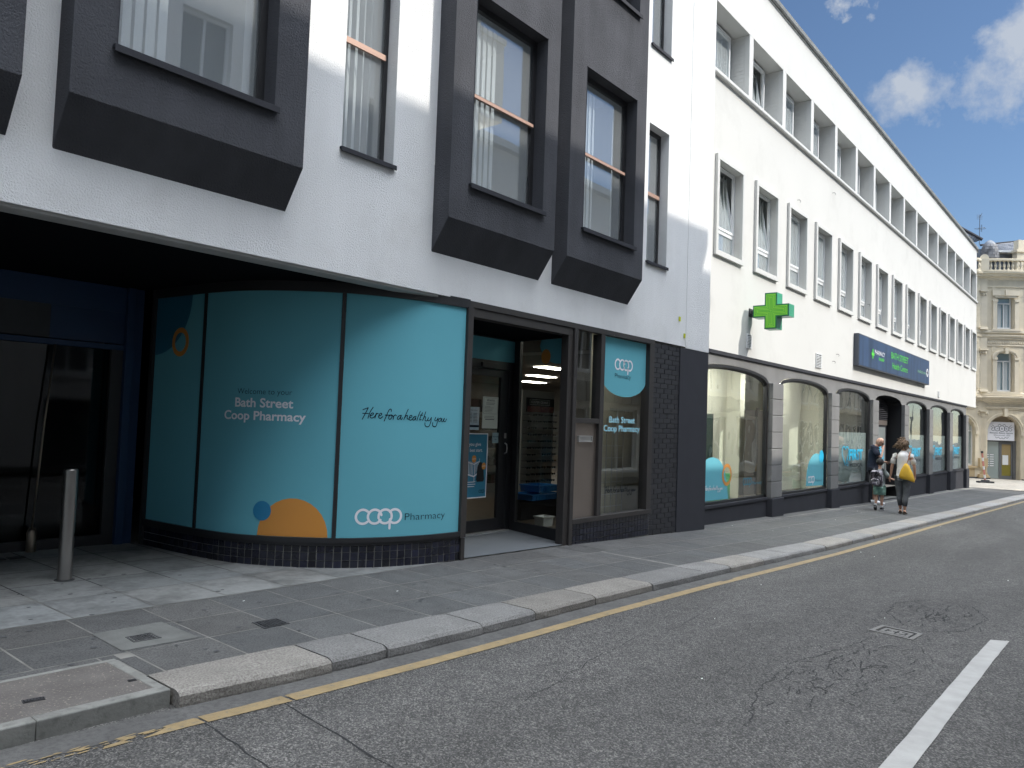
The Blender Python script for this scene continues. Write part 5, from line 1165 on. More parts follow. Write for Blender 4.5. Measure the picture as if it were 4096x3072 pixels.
# window dressings
for c in (.42, 3.6, 6.75):
    for z0, z1, arch in ((2.78, 4.9, True), (6.5, 8.35, False)):
        b = MB()
        for q in (-1, 1): arcbox(b, c+q*.60-.11, c+q*.60+.11, 0, .10, z0-.05, z1-.25, 1); arcbox(b, c+q*.60-.14, c+q*.60+.14, 0, .14, z1-.25, z1-.12, 1)
        arcbox(b, c-.8, c+.8, 0, .13, z0-.14, z0-.02, 3)
        if arch:
            for r0, r1, t in ((.50, .62, .07), (.62, .74, .11)):
                n = 14; rows = []
                for k in range(n+1):
                    a = math.pi*k/n; rows.append([cw(c-r*math.cos(a), tt, z1-.1+r*.62*math.sin(a)) for r, tt in ((r0, 0), (r0, t), (r1, t), (r1, 0))])
                b.grid(rows)
        else:
            arcbox(b, c-.75, c+.75, 0, .12, z1+.12, z1+.42, 4); arcbox(b, c-.6, c+.6, 0, .08, z1, z1+.12, 3)
        arcbox(b, c-.09, c+.09, .0, .20, z1+.10, z1+.46, 1)
        o = b.build('window_surround', m_cr2, CB)
        b = MB()
        for s0, s1, a0, a1 in ((c-.42, c-.36, z0, z1+.25), (c+.36, c+.42, z0, z1+.25), (c-.42, c+.42, z0, z0+.1), (c-.03, c+.03, z0, z1-.35), (c-.42, c+.42, z1-.36, z1-.28)): arcbox(b, s0, s1, -.27, -.2, a0, a1, 1)
        b.build('window_frame', m_upvc, o)
        b = MB(); arcbox(b, c-.44, c+.44, -.30, -.28, z0, z1+.3, 1); b.build('pane', mat('curtained_glass', (.22, .30, .33), .08, coat=.6) if c == .42 and not arch else bpy.data.materials['curtained_glass'] if 'curtained_glass' in bpy.data.materials else mat('curtained_glass', (.22, .30, .33), .08, coat=.6), o)
        b = MB()
        for q in (-.3, -.24, -.18, .1, .16, .22): arcbox(b, c+q, c+q+.035, -.279, -.276, z0+.1, z1-.4, 1)
        b.build('curtain', m_blind, o)
# ground floor arch rings, keystones, shopfronts
for i, c in enumerate((-2.15, .40, 3.55, 6.7)):
    b = MB(); hw = .90 if i == 0 else .93; n = 20
    for r0, r1, t in ((hw, hw+.10, .05), (hw+.10, hw+.17, .09)):
        b.grid([[cw(c-r*math.cos(math.pi*k/n), tt, .42+r*math.sin(math.pi*k/n)) for r, tt in ((r0, 0), (r0, t), (r1, t), (r1, 0))] for k in range(n+1)])
    arcbox(b, c-.09, c+.09, 0, .18, .42+hw-.05, .42+hw+.42, 1)
    for q in (-1, 1): arcbox(b, c+q*(hw+.09)-.09, c+q*(hw+.09)+.09, 0, .08, .20, .42, 1)
    b.build('arch_moulding', m_cr2, CB)
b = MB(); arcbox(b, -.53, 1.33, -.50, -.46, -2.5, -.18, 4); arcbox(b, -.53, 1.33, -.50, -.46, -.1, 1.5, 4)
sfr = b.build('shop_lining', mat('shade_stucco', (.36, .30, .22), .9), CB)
b = MB()
for s0, s1, z0, z1 in ((-.53, 1.33, -.20, -.12), (-.53, -.48, -2.4, -.2), (.28, .36, -2.4, -.2), (1.02, 1.10, -2.4, -.2), (1.14, 1.33, -2.4, -.2), (.36, 1.1, -2.4, -2.2), (.36, 1.10, -.34, -.2), (.36, .44, -2.2, -.3)): arcbox(b, s0, s1, -.455, -.38, z0, z1, 1)
b.build('shop_frame', mat('grey_frame', (.12, .125, .13), .5), CB)
b = MB(); arcbox(b, -.48, .28, -.44, -.42, -2.38, -.2, 1); b.build('shop_window', mat('grey_green_glass', (.28, .33, .32), .15, coat=.5), CB)
b = MB(); 
for k in range(6): arcbox(b, -.42, -.30, -.415, -.412, -1.0-.13*k, -.96-.13*k, 1); arcbox(b, -.24, -.02, -.415, -.412, -1.0-.13*k, -.96-.13*k, 1)
b.build('window_print', m_whiteV, CB)
b = MB(); arcbox(b, .44, 1.02, -.44, -.42, -2.2, -1.55, 1); b.build('door_pane', mat('olive_panel', (.20, .17, .03), .4), CB)
b = MB(); arcbox(b, .44, 1.02, -.44, -.42, -1.55, -.34, 1); b.build('door_pane', mat('brown_glass', (.32, .24, .12), .2, coat=.4), CB)
b = MB(); arcbox(b, .50, .86, -.415, -.41, -1.55, -.98, 1); b.build('white_basin', m_upvc, CB)
b = MB(); arcbox(b, -3.0, -1.30, -.4, -.36, -1.55, .42, 2); arcbox(b, -3.0, -1.3, -.36, -.34, -.55, -.50, 1); b.build('shop_window', bpy.data.materials['grey_green_glass'], CB)
b = MB(); arcbox(b, -3.05, -1.22, -.4, -.30, -1.66, -1.55, 2); arcbox(b, -1.30, -1.22, -.4, -.28, -1.6, 1.0, 1); arcbox(b, -3.05, -1.25, -.4, -.28, .36, .44, 2); b.build('window_frame', m_upvc, CB)
b = MB(); arcbox(b, -3.05, -1.22, -.4, -.38, .44, 1.35, 2); b.build('fanlight', mat('pale_fanlight', (.45, .5, .48), .3, coat=.4), CB)
b = MB(); arcbox(b, -3.05, -1.22, -.4, -.02, -2.5, -1.66, 2); arcbox(b, -3.05, -1.1, -.02, .06, -1.78, -1.66, 2); b.build('shop_sill', m_ochre, CB)
b = MB(); arcbox(b, SL, -1.1, .0, .1, -2.55, -2.3, 4); arcbox(b, 1.4, SR, .0, .05, -2.55, -2.35, 6); b.build('base_course', m_anth, CB)
for c in (3.55, 6.7):
    b = MB(); arcbox(b, c-.93, c+.93, -.5, -.46, -2.5, 1.4, 3); b.build('shop_window', bpy.data.materials['grey_green_glass'], CB)
# shop sign in the arch
ss = thing('shop_sign', 'white decorated sign board hung in the arch above the corner shop door', 'sign', cw(.37, -.02, -.15))
b = MB(); arcbox(b, -.44, 1.12, -.30, -.24, -.12, .98, 3); b.build('board', m_whiteV, ss)
m_sg = mat('sign_grey', (.20, .21, .24), .6); fs_ = lambda u, v: cw(u, -.232, v)
b = MB()
for q, r in ((.10, .14), (.37, .17), (.64, .14)): stroke(b, arcpts(q, .58, r, 0, 359, 20), .035, fs_, 1, False)
for q, ch in ((.10, 'A'), (.37, 'B'), (.64, 'S')): put_text(b, ch, q-.05, q+.05, .53, .10, fs_, .02)
for sx in (-1, 1):
    stroke(b, [(.37+sx*.40, .50), (.37+sx*.52, .45), (.37+sx*.60, .55), (.37+sx*.50, .62), (.37+sx*.62, .70)], .03, fs_, 4); stroke(b, [(.37+sx*.42, .56), (.37+sx*.46, .72), (.37+sx*.56, .78)], .03, fs_, 4); stroke(b, [(.37+sx*.04, .78), (.37+sx*.15, .84), (.37+sx*.22, .76)], .03, fs_, 4)
    stroke(b, [(.37, .05), (.37+sx*.10, -.02), (.37+sx*.20, .08), (.37+sx*.30, .02), (.37+sx*.38, .09)], .025, fs_, 4)
stroke(b, [(-.1, .235), (.84, .235)], .012, fs_, 1)
b.build('scrollwork', m_sg, ss)
b = MB(); put_text(b, 'Beaumis Beauty Secrets', -.33, 1.03, .29, .085, fs_, .02, shear=.25); put_text(b, 'SANDWICHES  HIGH', -.10, .86, .155, .05, fs_, .015); b.build('lettering', m_sg, ss)
# balustrade
def baluster(s):
    b = MB(); z = 9.97; ang_lathe(b, s, .20, [(.065, z), (.065, z+.05), (.035, z+.09), (.075, z+.22), (.07, z+.30), (.032, z+.42), (.03, z+.46), (.06, z+.50), (.06, z+.55)], 8); return b
b = MB(); arcbox(b, SL, SR, .08, .33, 9.88, 9.97); arcbox(b, SL, SR, .06, .35, 10.52, 10.62); arcbox(b, SL, SR, .10, .30, 10.62, 10.66); b.build('balustrade_rail', m_cr2, CB)
s = -1.45
for s in [-1.45, -1.2]+[-.45+.23*k for k in range(34)]:
    if abs(s-1.98) < .2 or abs(s-5.15) < .2: pass
    o = baluster(s).build('baluster', m_cr2, CB)
b = MB()
for s in (-.80, ): arcbox(b, s-.22, s+.22, .05, .36, 9.90, 10.66, 1)
for s in (-.80,):
    rows = [[cw(s-.22*math.cos(math.pi*k/10), t, 10.66+.26*math.sin(math.pi*k/10)) for t in (.10, .30)] for k in range(11)]; b.grid(rows)
    b.face([r[1] for r in rows]); b.face([r[0] for r in rows])
b.build('balustrade_pier', m_cr2, CB)
# roofs
b = MB(); 
def slates(mb, P0, P1, P2, P3, nr, nc):
    """slate courses on quad P0 P1 (bottom) P2 P3 (top)"""
    P = [Vector(p) for p in (P0, P1, P2, P3)]; nrm = (P[1]-P[0]).cross(P[3]-P[0]).normalized()
    if nrm.dot(-CA) < 0: nrm = -nrm
    def at(u, v, h): return (P[0].lerp(P[1], u)).lerp(P[3].lerp(P[2], u), v)+nrm*h
    for r in range(nr):
        for c in range(nc+1):
            u0 = max(0, (c-.5*(r % 2))/nc); u1 = min(1, (c+1-.5*(r % 2))/nc)
            if u1-u0 < .01: continue
            v = rnd.uniform(.7, 1.5); mb.cur = (v, v, v*1.03)
            mb.face([at(u0+.004, r/nr-.03/nr*10*.03, .035), at(u1-.004, r/nr-.001, .035), at(u1-.004, (r+1)/nr, .005), at(u0+.004, (r+1)/nr, .005)]); mb.face([at(u0+.004, r/nr, .035), at(u1-.004, r/nr, .035), at(u1-.004, r/nr, 0), at(u0+.004, r/nr, 0)])
slates(b, cw(-5.0, -1.2, 11.95), cw(-.95, -1.0, 11.95), cw(-.50, -1.3, 12.15), cw(-4.6, -3.0, 15.4), 12, 18); b.build('slate_roof', m_slate, CB); b = MB()
slates(b, cw(.35, -1.0, 11.35), cw(4.6, -1.0, 11.55), cw(4.6, -2.2, 12.5), cw(-.15, -2.0, 11.95), 7, 20)
b.build('slate_roof', m_slate, CB)
b = MB(); b.tube([cw(-4.6, -2.98, 15.42), cw(-.45, -1.28, 12.15)], .10, 6); b.tube([cw(-.25, -2.0, 11.98), cw(4.8, -2.25, 12.55)], .07, 6); b.build('ridge_tiles', m_anth, CB)
b = MB()
for P in ([cw(-4.5, -1.3, 10.2), cw(-1.0, -1.3, 10.2), cw(-1.0, -1.3, 11.98), cw(-4.5, -1.3, 11.98)], [cw(.45, -1.25, 10.2), cw(1.9, -1.25, 10.2), cw(1.9, -1.25, 11.4), cw(.35, -1.25, 11.3)], [cw(-1.0, -1.3, 10.2), cw(.5, -1.35, 10.2), cw(.5, -1.35, 11.6), cw(-1.0, -1.3, 11.6)]): b.face(P)
b.build('mansard', m_lead, CB)
b = MB(); arcbox(b, .35, 4.6, -1.3, -.9, 11.30, 11.42, 6); arcbox(b, -4.5, -1.2, -1.3, -.95, 11.80, 11.95, 3); b.build('gutter', m_upvc, CB)
b = MB(); arcbox(b, 1.45, 2.4, -.9, -.5, 10.1, 11.3, 2); arcbox(b, 1.38, 2.5, -1.0, -.42, 11.25, 11.40, 2); arcbox(b, 1.55, 2.3, -.9, -.5, 11.4, 12.0, 2); b.build('dormer', m_cr2, CB)
# turret with scale slates
tp = cw(-.30, -.45, 0); b = MB(); prof = [(.47, 10.6), (.48, 10.85), (.47, 11.1), (.44, 11.32), (.38, 11.54), (.28, 11.74), (.14, 11.88), (.01, 11.93)]
b.lathe(prof, tp[0], tp[1], 20); tu = b.build('turret', m_lead, CB, smooth=True)
b = MB()
for k in range(6):
    z0 = 10.62+.17*k; r0 = lerp(z0, [p[1] for p in prof], [p[0] for p in prof]); r1 = lerp(z0+.17, [p[1] for p in prof], [p[0] for p in prof]); n = 14
    for i in range(n):
        a0 = 2*math.pi*(i+.5*(k % 2))/n+.02; a1 = a0+2*math.pi/n-.04; v = rnd.uniform(.8, 1.9); b.cur = (v, v*1.02, v*1.05)
        b.face([(tp[0]+(r0+.03)*math.cos(a0), tp[1]+(r0+.03)*math.sin(a0), z0), (tp[0]+(r0+.03)*math.cos(a1), tp[1]+(r0+.03)*math.sin(a1), z0), (tp[0]+(r1+.012)*math.cos(a1), tp[1]+(r1+.012)*math.sin(a1), z0+.17), (tp[0]+(r1+.012)*math.cos(a0), tp[1]+(r1+.012)*math.sin(a0), z0+.17)])
b.build('scale_slates', m_slate, tu)
b = MB(); b.face([cw(SL, -.5, 9.9), cw(SR, -.5, 9.9), cw(SR, -8, 9.9), cw(SL, -8, 9.9)]); b.face([cw(SL, 0, -2.5), cw(SL, -8, -2.5), cw(SL, -8, 9.9), cw(SL, 0, 9.9)]); b.face([cw(SR, 0, -2.5), cw(SR, -8, -2.5), cw(SR, -8, 9.9), cw(SR, 0, 9.9)]); b.build('flat_roof', m_cr, CB)
# aerial
ap = Vector(cw(-.58, -1.5, 11.9)); an = thing('tv_aerial', 'thin television aerial mast above the slate roofs', 'aerial', ap)
b = MB(); b.tube([ap, ap+Vector((.02, 0, 1.1)), ap+CR*.03+Vector((0, 0, 1.85))], .016, 6); b.build('mast', m_iron, an)
b = MB(); z = 1.72
b.tube([ap+CR*.0+Vector((0, 0, z)), ap+CR*.12+Vector((0, 0, z+.18))], .012, 5)
for k in range(4): b.tube([ap+CR*(-.17)+Vector((0, 0, z-.12+.08*k)), ap+CR*.18+Vector((0, 0, z-.12+.085*k))], .009, 5)
b.tube([ap+CR*.09+Vector((0, 0, z+.12)), ap+CR*.16+Vector((0, 0, z+.27))], .009, 5)
b.build('yagi_array', m_iron, an)
b = MB(); z = 1.0
b.tube([ap+CR*.05+CR*.3*math.cos(a)+CA*.3*math.sin(a)+Vector((0, 0, z+.04*math.sin(a))) for a in [k*math.pi/8 for k in range(17)]], .009, 5)
b.tube([ap+CR*.10+Vector((0, 0, z-.2)), ap+CR*.10+Vector((0, 0, z+.25))], .01, 5); b.tube([ap+CR*.15+Vector((0, 0, z-.2)), ap+CR*.15+Vector((0, 0, z+.25))], .01, 5); b.tube([ap-CR*.08+Vector((0, 0, z)), ap+CR*.35+Vector((0, 0, z+.08))], .012, 5)
b.build('ring_dipole', m_iron, an)
# leaning barrier post on a rubber foot
bx, by = 46.2, .52; bz = base(bx); bp = thing('barrier_post', 'leaning red and white barrier post on a rubber foot', 'post', (bx, by, bz))
b = MB(); b.box(-.38, .38, -.16, .16, 0, .09, lambda x, y, z: tuple(Vector((bx, by, bz))+CR*x+CA*y+Vector((0, 0, z)))); b.box(-.16, .16, -.12, .12, .09, .15, lambda x, y, z: tuple(Vector((bx, by, bz))+CR*x+CA*y+Vector((0, 0, z)))); b.build('rubber_foot', m_iron, bp, bevel=.01)
b = MB(); P0 = Vector((bx, by, bz+.1)); P1 = P0-CR*.17+Vector((0, 0, 1.45)); b.tube([P0, P1], .045, 10); b.build('pole', mat('faded_red', (.55, .22, .18), .6), bp)
b = MB()
for k in range(3): b.tube([P0.lerp(P1, .1+.3*k), P0.lerp(P1, .22+.3*k)], .048, 10)
b.build('white_band', m_upvc, bp)
b = MB(); b.tube([P0.lerp(P1, .98), P0.lerp(P1, 1.05)], .06, 10); b.build('cap', m_iron, bp)
# ================================================================ OPPOSITE SIDE (behind the camera; shades the street and shows in the glass)
YO = -9.5
def oppo(name, label, x0, x1, ztop, wallm, wins, extra=0, zr=None):
    t = thing(name, label, 'building', ((x0+x1)/2, YO, base(x0)-.1)); zb = -3
    hs = []
    for (z0, z1, w, p, off) in wins:
        x = x0+off
        while x+w < x1-.3: hs.append((x, x+w, z0, z1)); x += p
    b = MB(); xs = [(a, YO) for a in (x0, x1)]
    # facade faces +Y
    xs = sorted({x0, x1, *[h[0] for h in hs], *[h[1] for h in hs]}); zs = sorted({zb, ztop, *[h[2] for h in hs], *[h[3] for h in hs]})
    for i in range(len(xs)-1):
        for j in range(len(zs)-1):
            cx, cz = (xs[i]+xs[i+1])/2, (zs[j]+zs[j+1])/2
            if any(h[0] < cx < h[1] and h[2] < cz < h[3] for h in hs): continue
            b.face([(xs[i], YO, zs[j]), (xs[i+1], YO, zs[j]), (xs[i+1], YO, zs[j+1]), (xs[i], YO, zs[j+1])])
    for a, c, d, e in hs:
        for p, q in (((a, d), (c, d)), ((c, d), (c, e)), ((c, e), (a, e)), ((a, e), (a, d))): b.face([(p[0], YO, p[1]), (p[0], YO-.2, p[1]), (q[0], YO-.2, q[1]), (q[0], YO, q[1])])
    zr = zr or ztop; b.face([(x0, YO, zb), (x0, YO-10, zb), (x0, YO-10, ztop), (x0, YO, ztop)]); b.face([(x1, YO, zb), (x1, YO-10, zb), (x1, YO-10, zr), (x1, YO, zr)]); b.face([(x0, YO-10, zb), (x1, YO-10, zb), (x1, YO-10, ztop), (x0, YO-10, ztop)]); b.face([(x0, YO, ztop), (x1, YO, ztop), (x1, YO-10, ztop), (x0, YO-10, ztop)])
    b.build('wall', wallm, t)
    b = MB(); g_ = MB()
    for a, c, d, e in hs: frame_rect(b, a, c, d, e, .07, YO-.2, YO-.13); b.box((a+c)/2-.03, (a+c)/2+.03, YO-.2, YO-.13, d, e); g_.box(a+.06, c-.06, YO-.19, YO-.18, d+.06, e-.06); b.box(a-.08, c+.08, YO-.05, YO+.08, d-.1, d-.002)
    b.build('window_frame', m_upvc, t); g_.build('pane', m_dglass, t)
    return t
m_dglass = mat('dark_window', (.05, .06, .065), .05, coat=.5)
m_oc = mat('opposite_render', (.76, .73, .66), .85, streak=.1); m_ow = mat('opposite_white', (.82, .81, .78), .85, streak=.12)
TT = 12.03
o1 = oppo('tall_terrace', 'tall pale terrace on the opposite side of the street behind the viewer', -22, 16.35, 11.9, m_ow, [(6.6, 8.2, 1.1, 2.6, .8), (3.4, 5.2, 1.1, 2.6, .8), (.8, 2.4, 1.1, 2.6, .8), (-1.6, .2, 2.4, 3.6, .6)])
b = MB(); b.face([(-22, YO+.25, 11.1), (16.4, YO+.25, 12.05), (16.4, YO-.1, 12.10), (-22, YO-.1, 11.2)]); b.prism([(-22, 10.9), (16.4, 11.75), (16.4, 12.06), (-22, 11.2)], YO-.3, YO+.22, 'y'); b.build('eaves', m_white2, o1)
b = MB(); b.box(16.35, 17.4, YO-2, YO, 9.0, 11.55); b.box(16.30, 17.45, YO-2.05, YO+.05, 11.4, 11.56); b.build('chimney_stack', m_oc, o1)
o2 = oppo('low_terrace', 'lower cream terrace with shopfronts on the opposite side of the street', 16.35, 41.3, 8.45, m_oc, [(4.6, 6.4, 1.2, 2.4, .9), (1.9, 3.5, 1.2, 2.4, .9), (-1.7, .6, 2.6, 3.4, .7)])
b = MB(); b.box(16.4, 41.3, YO, YO+.12, .8, 1.5); b.build('fascia_band', mat('grey_cladding', (.22, .22, .21), .6, streak=.2), o2)
b = MB()
for k in range(40): b.box(16.4+.62*k, 16.43+.62*k, YO+.12, YO+.14, .8, 1.5)
b.build('cladding_joint', m_anth, o2)
b = MB(); b.box(16.3, 41.35, YO-.4, YO+.25, 8.2, 8.42); b.build('eaves', m_white2, o2)
o3 = oppo('far_corner_block', 'sunlit ornate block beyond the side street opposite the arcade', 47, 75, 9.5, mat('far_block', (.66, .62, .54), .85, streak=.15), [(5.5, 7.6, 1.1, 2.5, .8), (1.8, 4.2, 1.1, 2.5, .8), (-2, .6, 1.8, 2.5, .6)])
b = MB()
for z in (1.3, 4.9, 8.4): b.box(47, 75, YO, YO+.3, z, z+.25)
b.build('cornice', m_cr2, o3)
# ================================================================ PEOPLE
m_skin = mat('skin', (.50, .29, .21), .55, var=.06, vscale=8); m_skinT = mat('tanned_skin', (.40, .22, .15), .55, var=.06, vscale=8)
m_tee = mat('white_cotton', (.72, .70, .68), .9, bump=.5, bscale=14, bdist=.02); m_navyc = mat('navy_cotton', (.018, .022, .040), .9, bump=.5, bscale=14, bdist=.02)
m_denim = mat('grey_denim', (.085, .09, .10), .9, var=.3, vscale=9, bump=.6, bscale=18, bdist=.02); m_grn_t = mat('grey_green_cotton', (.22, .25, .24), .9, bump=.4, bscale=14, bdist=.02)
m_mint = mat('mint_shorts', (.30, .50, .42), .9, var=.25, vscale=16); m_shoe = mat('white_trainer', (.62, .62, .64), .6); m_bshoe = mat('black_trainer', (.02, .02, .022), .6); m_sandal = mat('brown_sandal', (.05, .04, .03), .7)
m_hair = mat('streaked_hair', (.17, .11, .065), .7, var=.6, vscale=30, bump=1, bscale=40, bdist=.03); m_dhair = mat('dark_hair', (.012, .010, .009), .7, bump=.8, bscale=60, bdist=.02)
m_bagy = mat('mustard_bag', (.62, .37, .035), .8, bump=.5, bscale=16, bdist=.02, var=.08, vscale=9); m_strap = mat('tan_strap', (.30, .12, .06), .7)
m_camo = mat('patterned_backpack', (.33, .31, .34), .85, col2=(.035, .032, .045), c2scale=14, c2lo=.47, c2hi=.53)
def figure(name, label, X, Y, heading, J, hands, mskin, k=1.0):
    """J: joint dict in local frame (x forward, y left, z up), metres"""
    gz = foot(X, Y)+.004; root = thing(name, label, 'person', (X, Y, gz)); ca, sa = math.cos(heading), math.sin(heading)
    def L(p): x, y, z = p[0]*k, p[1]*k, p[2]*k; return Vector((X+x*ca-y*sa, Y+x*sa+y*ca, gz+z))
    def cap(mb, pts, rs, n=12, flat=1.0): mb.tube([L(p) for p in pts], [(r[0]*k, r[1]*k) if isinstance(r, tuple) else r*k for r in rs], n, flat)
    # body: one skinned surface
    V = []; Rr = []; E = []
    def v(p, r, par=None):
        V.append(L(p)-Vector(ORG[root.name])); Rr.append((r[0]*k, r[1]*k) if isinstance(r, tuple) else (r*k, r*k))
        if par is not None: E.append((par, len(V)-1))
        return len(V)-1
    pel = v(J['pelvis'], (.13, .10)); ab = v(J['waist'], (.115, .09), pel); ch = v(J['chest'], (.135, .10), ab); nk = v(J['neck'], .055, ch); v(J['headb'], .06, nk)
    for s in ('L', 'R'):
        sh = v(J['sh'+s], .042, ch); el = v(J['el'+s], .036, sh); wr = v(J['wr'+s], .026, el)
        hp = v(J['hip'+s], .085, pel); kn = v(J['kn'+s], .052, hp); cf = v(J['cf'+s], .050, kn); an = v(J['an'+s], .034, cf)
        hd = Vector(J['hand'+s]); w0 = Vector(J['wr'+s]); d = (hd-w0).normalized(); side = Vector(J.get('palm'+s, (1, 0, 0))); side = (side-d*side.dot(d)).normalized()
        pm = v(w0+d*.045, (.030, .016), wr); curl = d.cross(side).normalized()*J.get('curl'+s, 1)
        for i, ln in enumerate((.070, .078, .073, .058)):
            o = (i-1.5)*.018; b0 = v(w0+d*.085+side*o, .0095, pm); b1 = v(w0+d*(.085+ln*.5)+side*o*1.1+curl*.012, .0085, b0); v(w0+d*(.085+ln*.85)+side*o*1.1+curl*.035, .0075, b1)
        t0 = v(w0+d*.035-side*.032, .011, pm); v(w0+d*.075-side*.052+curl*.012, .0085, t0)
    me = bpy.data.meshes.new('body'); me.from_pydata([tuple(p) for p in V], E, []); me.materials.append(mskin); ob = bpy.data.objects.new('body', me); COL.objects.link(ob); ob.parent = root; ORG[ob.name] = ORG[root.name]
    bpy.context.view_layer.objects.active = ob; md = ob.modifiers.new('skin', 'SKIN'); md.use_smooth_shade = True; md.branch_smoothing = .5
    for i, r in enumerate(Rr): me.skin_vertices[0].data[i].radius = r
    me.skin_vertices[0].data[0].use_root = True
    sb = ob.modifiers.new('sub', 'SUBSURF'); sb.levels = 1; sb.render_levels = 1
    # head
    hc = Vector(J['head']); fd = Vector(J['face']).normalized(); up = Vector(J.get('headup', (0, 0, 1))); lf = up.cross(fd).normalized(); up = fd.cross(lf).normalized()
    def H(a, b_, c): return L(hc+fd*a+lf*b_+up*c)
    mb = MB(); rows = []
    for i in range(13):
        t = i/12; ph = math.pi*t; z = .118*math.cos(ph); rr = math.sin(ph); row = []
        for q in range(16):
            a = 2*math.pi*q/16; x = .098*rr*math.cos(a); y = .076*rr*math.sin(a)
            if z < -.02: x = x*(1-.25*min(1, (-.02-z)/.1))+(.018*(min(1, (-.02-z)/.06)) if x > 0 else .0); y *= 1-.28*min(1, (-.02-z)/.1)
            if abs(a) < .3 or abs(a-2*math.pi) < .3:
                if -.045 < z < .015: x += .022*(1-abs(z+.018)/.035)
                if z < -.085: x += .006
            row.append(H(x, y, z))
        rows.append(row)
    mb.grid(rows, True); hd_ = mb.build('head', mskin, root, smooth=True)
    mb = MB(); 
    for s in (-1, 1): mb.tube([H(-.01, s*.070, .02), H(-.005, s*.084, .022), H(-.002, s*.083, -.012), H(0, s*.072, -.03)], [.010, .012, .010, .006], 6)
    mb.build('ear', mskin, hd_, smooth=True)
    mb = MB()
    for s in (-1, 1): mb.ball(H(.083, s*.030, .012), .011*k, 8, 5)
    mb.build('eye', m_black, hd_); mb = MB(); mb.tube([H(.094, .024, -.062), H(.100, 0, -.060), H(.094, -.024, -.062)], .005*k, 6); mb.build('mouth', mat('lip_'+name if 0 else 'lips', (.30, .12, .10), .5), hd_)
    return root, L, cap, H, hd_
def leg(p, a, b_, t): return tuple(Vector(a).lerp(Vector(b_), t))
# ---- woman walking away with yellow bag
J = dict(pelvis=(0, 0, .93), waist=(0, 0, 1.08), chest=(.01, 0, 1.27), neck=(.01, 0, 1.47), headb=(.02, 0, 1.55), head=(.03, -.01, 1.60), face=(.85, -.55, -.08),
 shL=(0, .17, 1.39), elL=(-.03, .235, 1.11), wrL=(.02, .27, .88), handL=(.03, .30, .78), palmL=(1, 0, 0), shR=(0, -.17, 1.39), elR=(-.05, -.245, 1.12), wrR=(.0, -.25, .90), handR=(-.02, -.20, .80), palmR=(0, 1, 0), curlR=-1,
 hipL=(0, .09, .90), knL=(.02, .075, .50), cfL=(-.03, .07, .36), anL=(.02, .05, .10), hipR=(0, -.09, .90), knR=(-.03, -.07, .48), cfR=(-.07, -.065, .35), anR=(-.12, -.055, .10))
r, L, cap, H, hd_ = figure('person', 'woman in white T-shirt and grey jeans walking away with a mustard shoulder bag', 20.05, -1.22, rad(4), J, None, m_skinT, 1.0)
b = MB(); cap(b, [(0, 0, .86), (0, 0, .97), (.0, 0, 1.08), (.01, 0, 1.22), (.01, 0, 1.33), (.008, 0, 1.40), (.005, 0, 1.44), (.01, 0, 1.475)], [(.145, .188), (.142, .182), (.13, .172), (.135, .195), (.125, .222), (.11, .218), (.085, .15), (.06, .075)], 18)
b.build('t_shirt', m_tee, r, smooth=True)
for s in (-1, 1): b = MB(); cap(b, [(.0, s*.13, 1.385), (.0, s*.18, 1.36), (-.012, s*.21, 1.27), (-.022, s*.226, 1.17)], [.055, .060, .058, .061], 12); b.build('sleeve', m_tee, r, smooth=True)
b = MB(); cap(b, [(0, 0, .80), (-.01, 0, .88), (-.005, 0, .96), (0, 0, 1.0)], [(.135, .17), (.145, .178), (.13, .165), (.12, .15)], 18)
cap(b, [(-.01, .088, .90), (.0, .088, .72), (.02, .078, .50), (-.02, .072, .36), (.01, .055, .20)], [.105, .093, .066, .062, .050], 14); cap(b, [(-.01, -.088, .90), (-.02, -.085, .72), (-.03, -.072, .50), (-.075, -.065, .36), (-.11, -.058, .19)], [.105, .095, .068, .063, .050], 14)
b.build('jeans', m_denim, r, smooth=True)
b = MB()
for cx_, s in ((.0, .052), (-.12, -.056)): cap(b, [(cx_-.07, s, .012), (cx_+.05, s, .010), (cx_+.17, s*1.1, .010)], [(.032, .010), (.040, .010), (.034, .010)], 10); cap(b, [(cx_+.06, s-.045, .01), (cx_+.07, s, .055), (cx_+.06, s+.045, .01)], [.010, .012, .010], 6); cap(b, [(cx_-.03, s-.035, .02), (cx_-.05, s, .07), (cx_-.03, s+.035, .02)], [.007, .008, .007], 6)
b.build('sandal', m_sandal, r)
b = MB()
for cx_, s in ((.02, .052), (-.12, -.056)): cap(b, [(cx_-.04, s, .055), (cx_-.01, s, .075), (cx_+.06, s, .045), (cx_+.14, s*1.05, .028)], [.028, .034, .032, .018], 10)
b.build('foot', m_skinT, r, smooth=True)
b = MB(); 
hrn = random.Random(5)
b.ball(H(-.025, 0, .03), (.115, .108, .125), 14, 10)
for i in range(170):
    th = hrn.uniform(0, 2*math.pi); ph = hrn.uniform(-.5, 1.45); d = Vector((math.cos(th)*math.cos(ph), math.sin(th)*math.cos(ph), math.sin(ph)))
    if d.x > .55 and ph < .7: continue
    p0 = (d.x*.10-.02, d.y*.095, d.z*.11+.03); l = hrn.uniform(.05, .11); w = hrn.uniform(-.05, .05)
    p1 = (p0[0]+d.x*l*.5-.01, p0[1]+d.y*l*.5+w*.4+.015, p0[2]+d.z*l*.3-.03*(1-ph)); p2 = (p1[0]+d.x*l*.3, p1[1]+d.y*l*.2+w+.03, p1[2]-l*.45+max(0, ph-.8)*.12)
    b.tube([H(*p0), H(*p1), H(*p2)], [.014, .011, .003], 5)
b.build('hair', m_hair, r, smooth=True)
b = MB(); 
for s in (-1, 1): b.ball(H(.094, s*.033, .016), (.018, .018, .015), 8, 5); b.tube([H(.09, s*.055, .02), H(.0, s*.08, .02)], .004, 5)
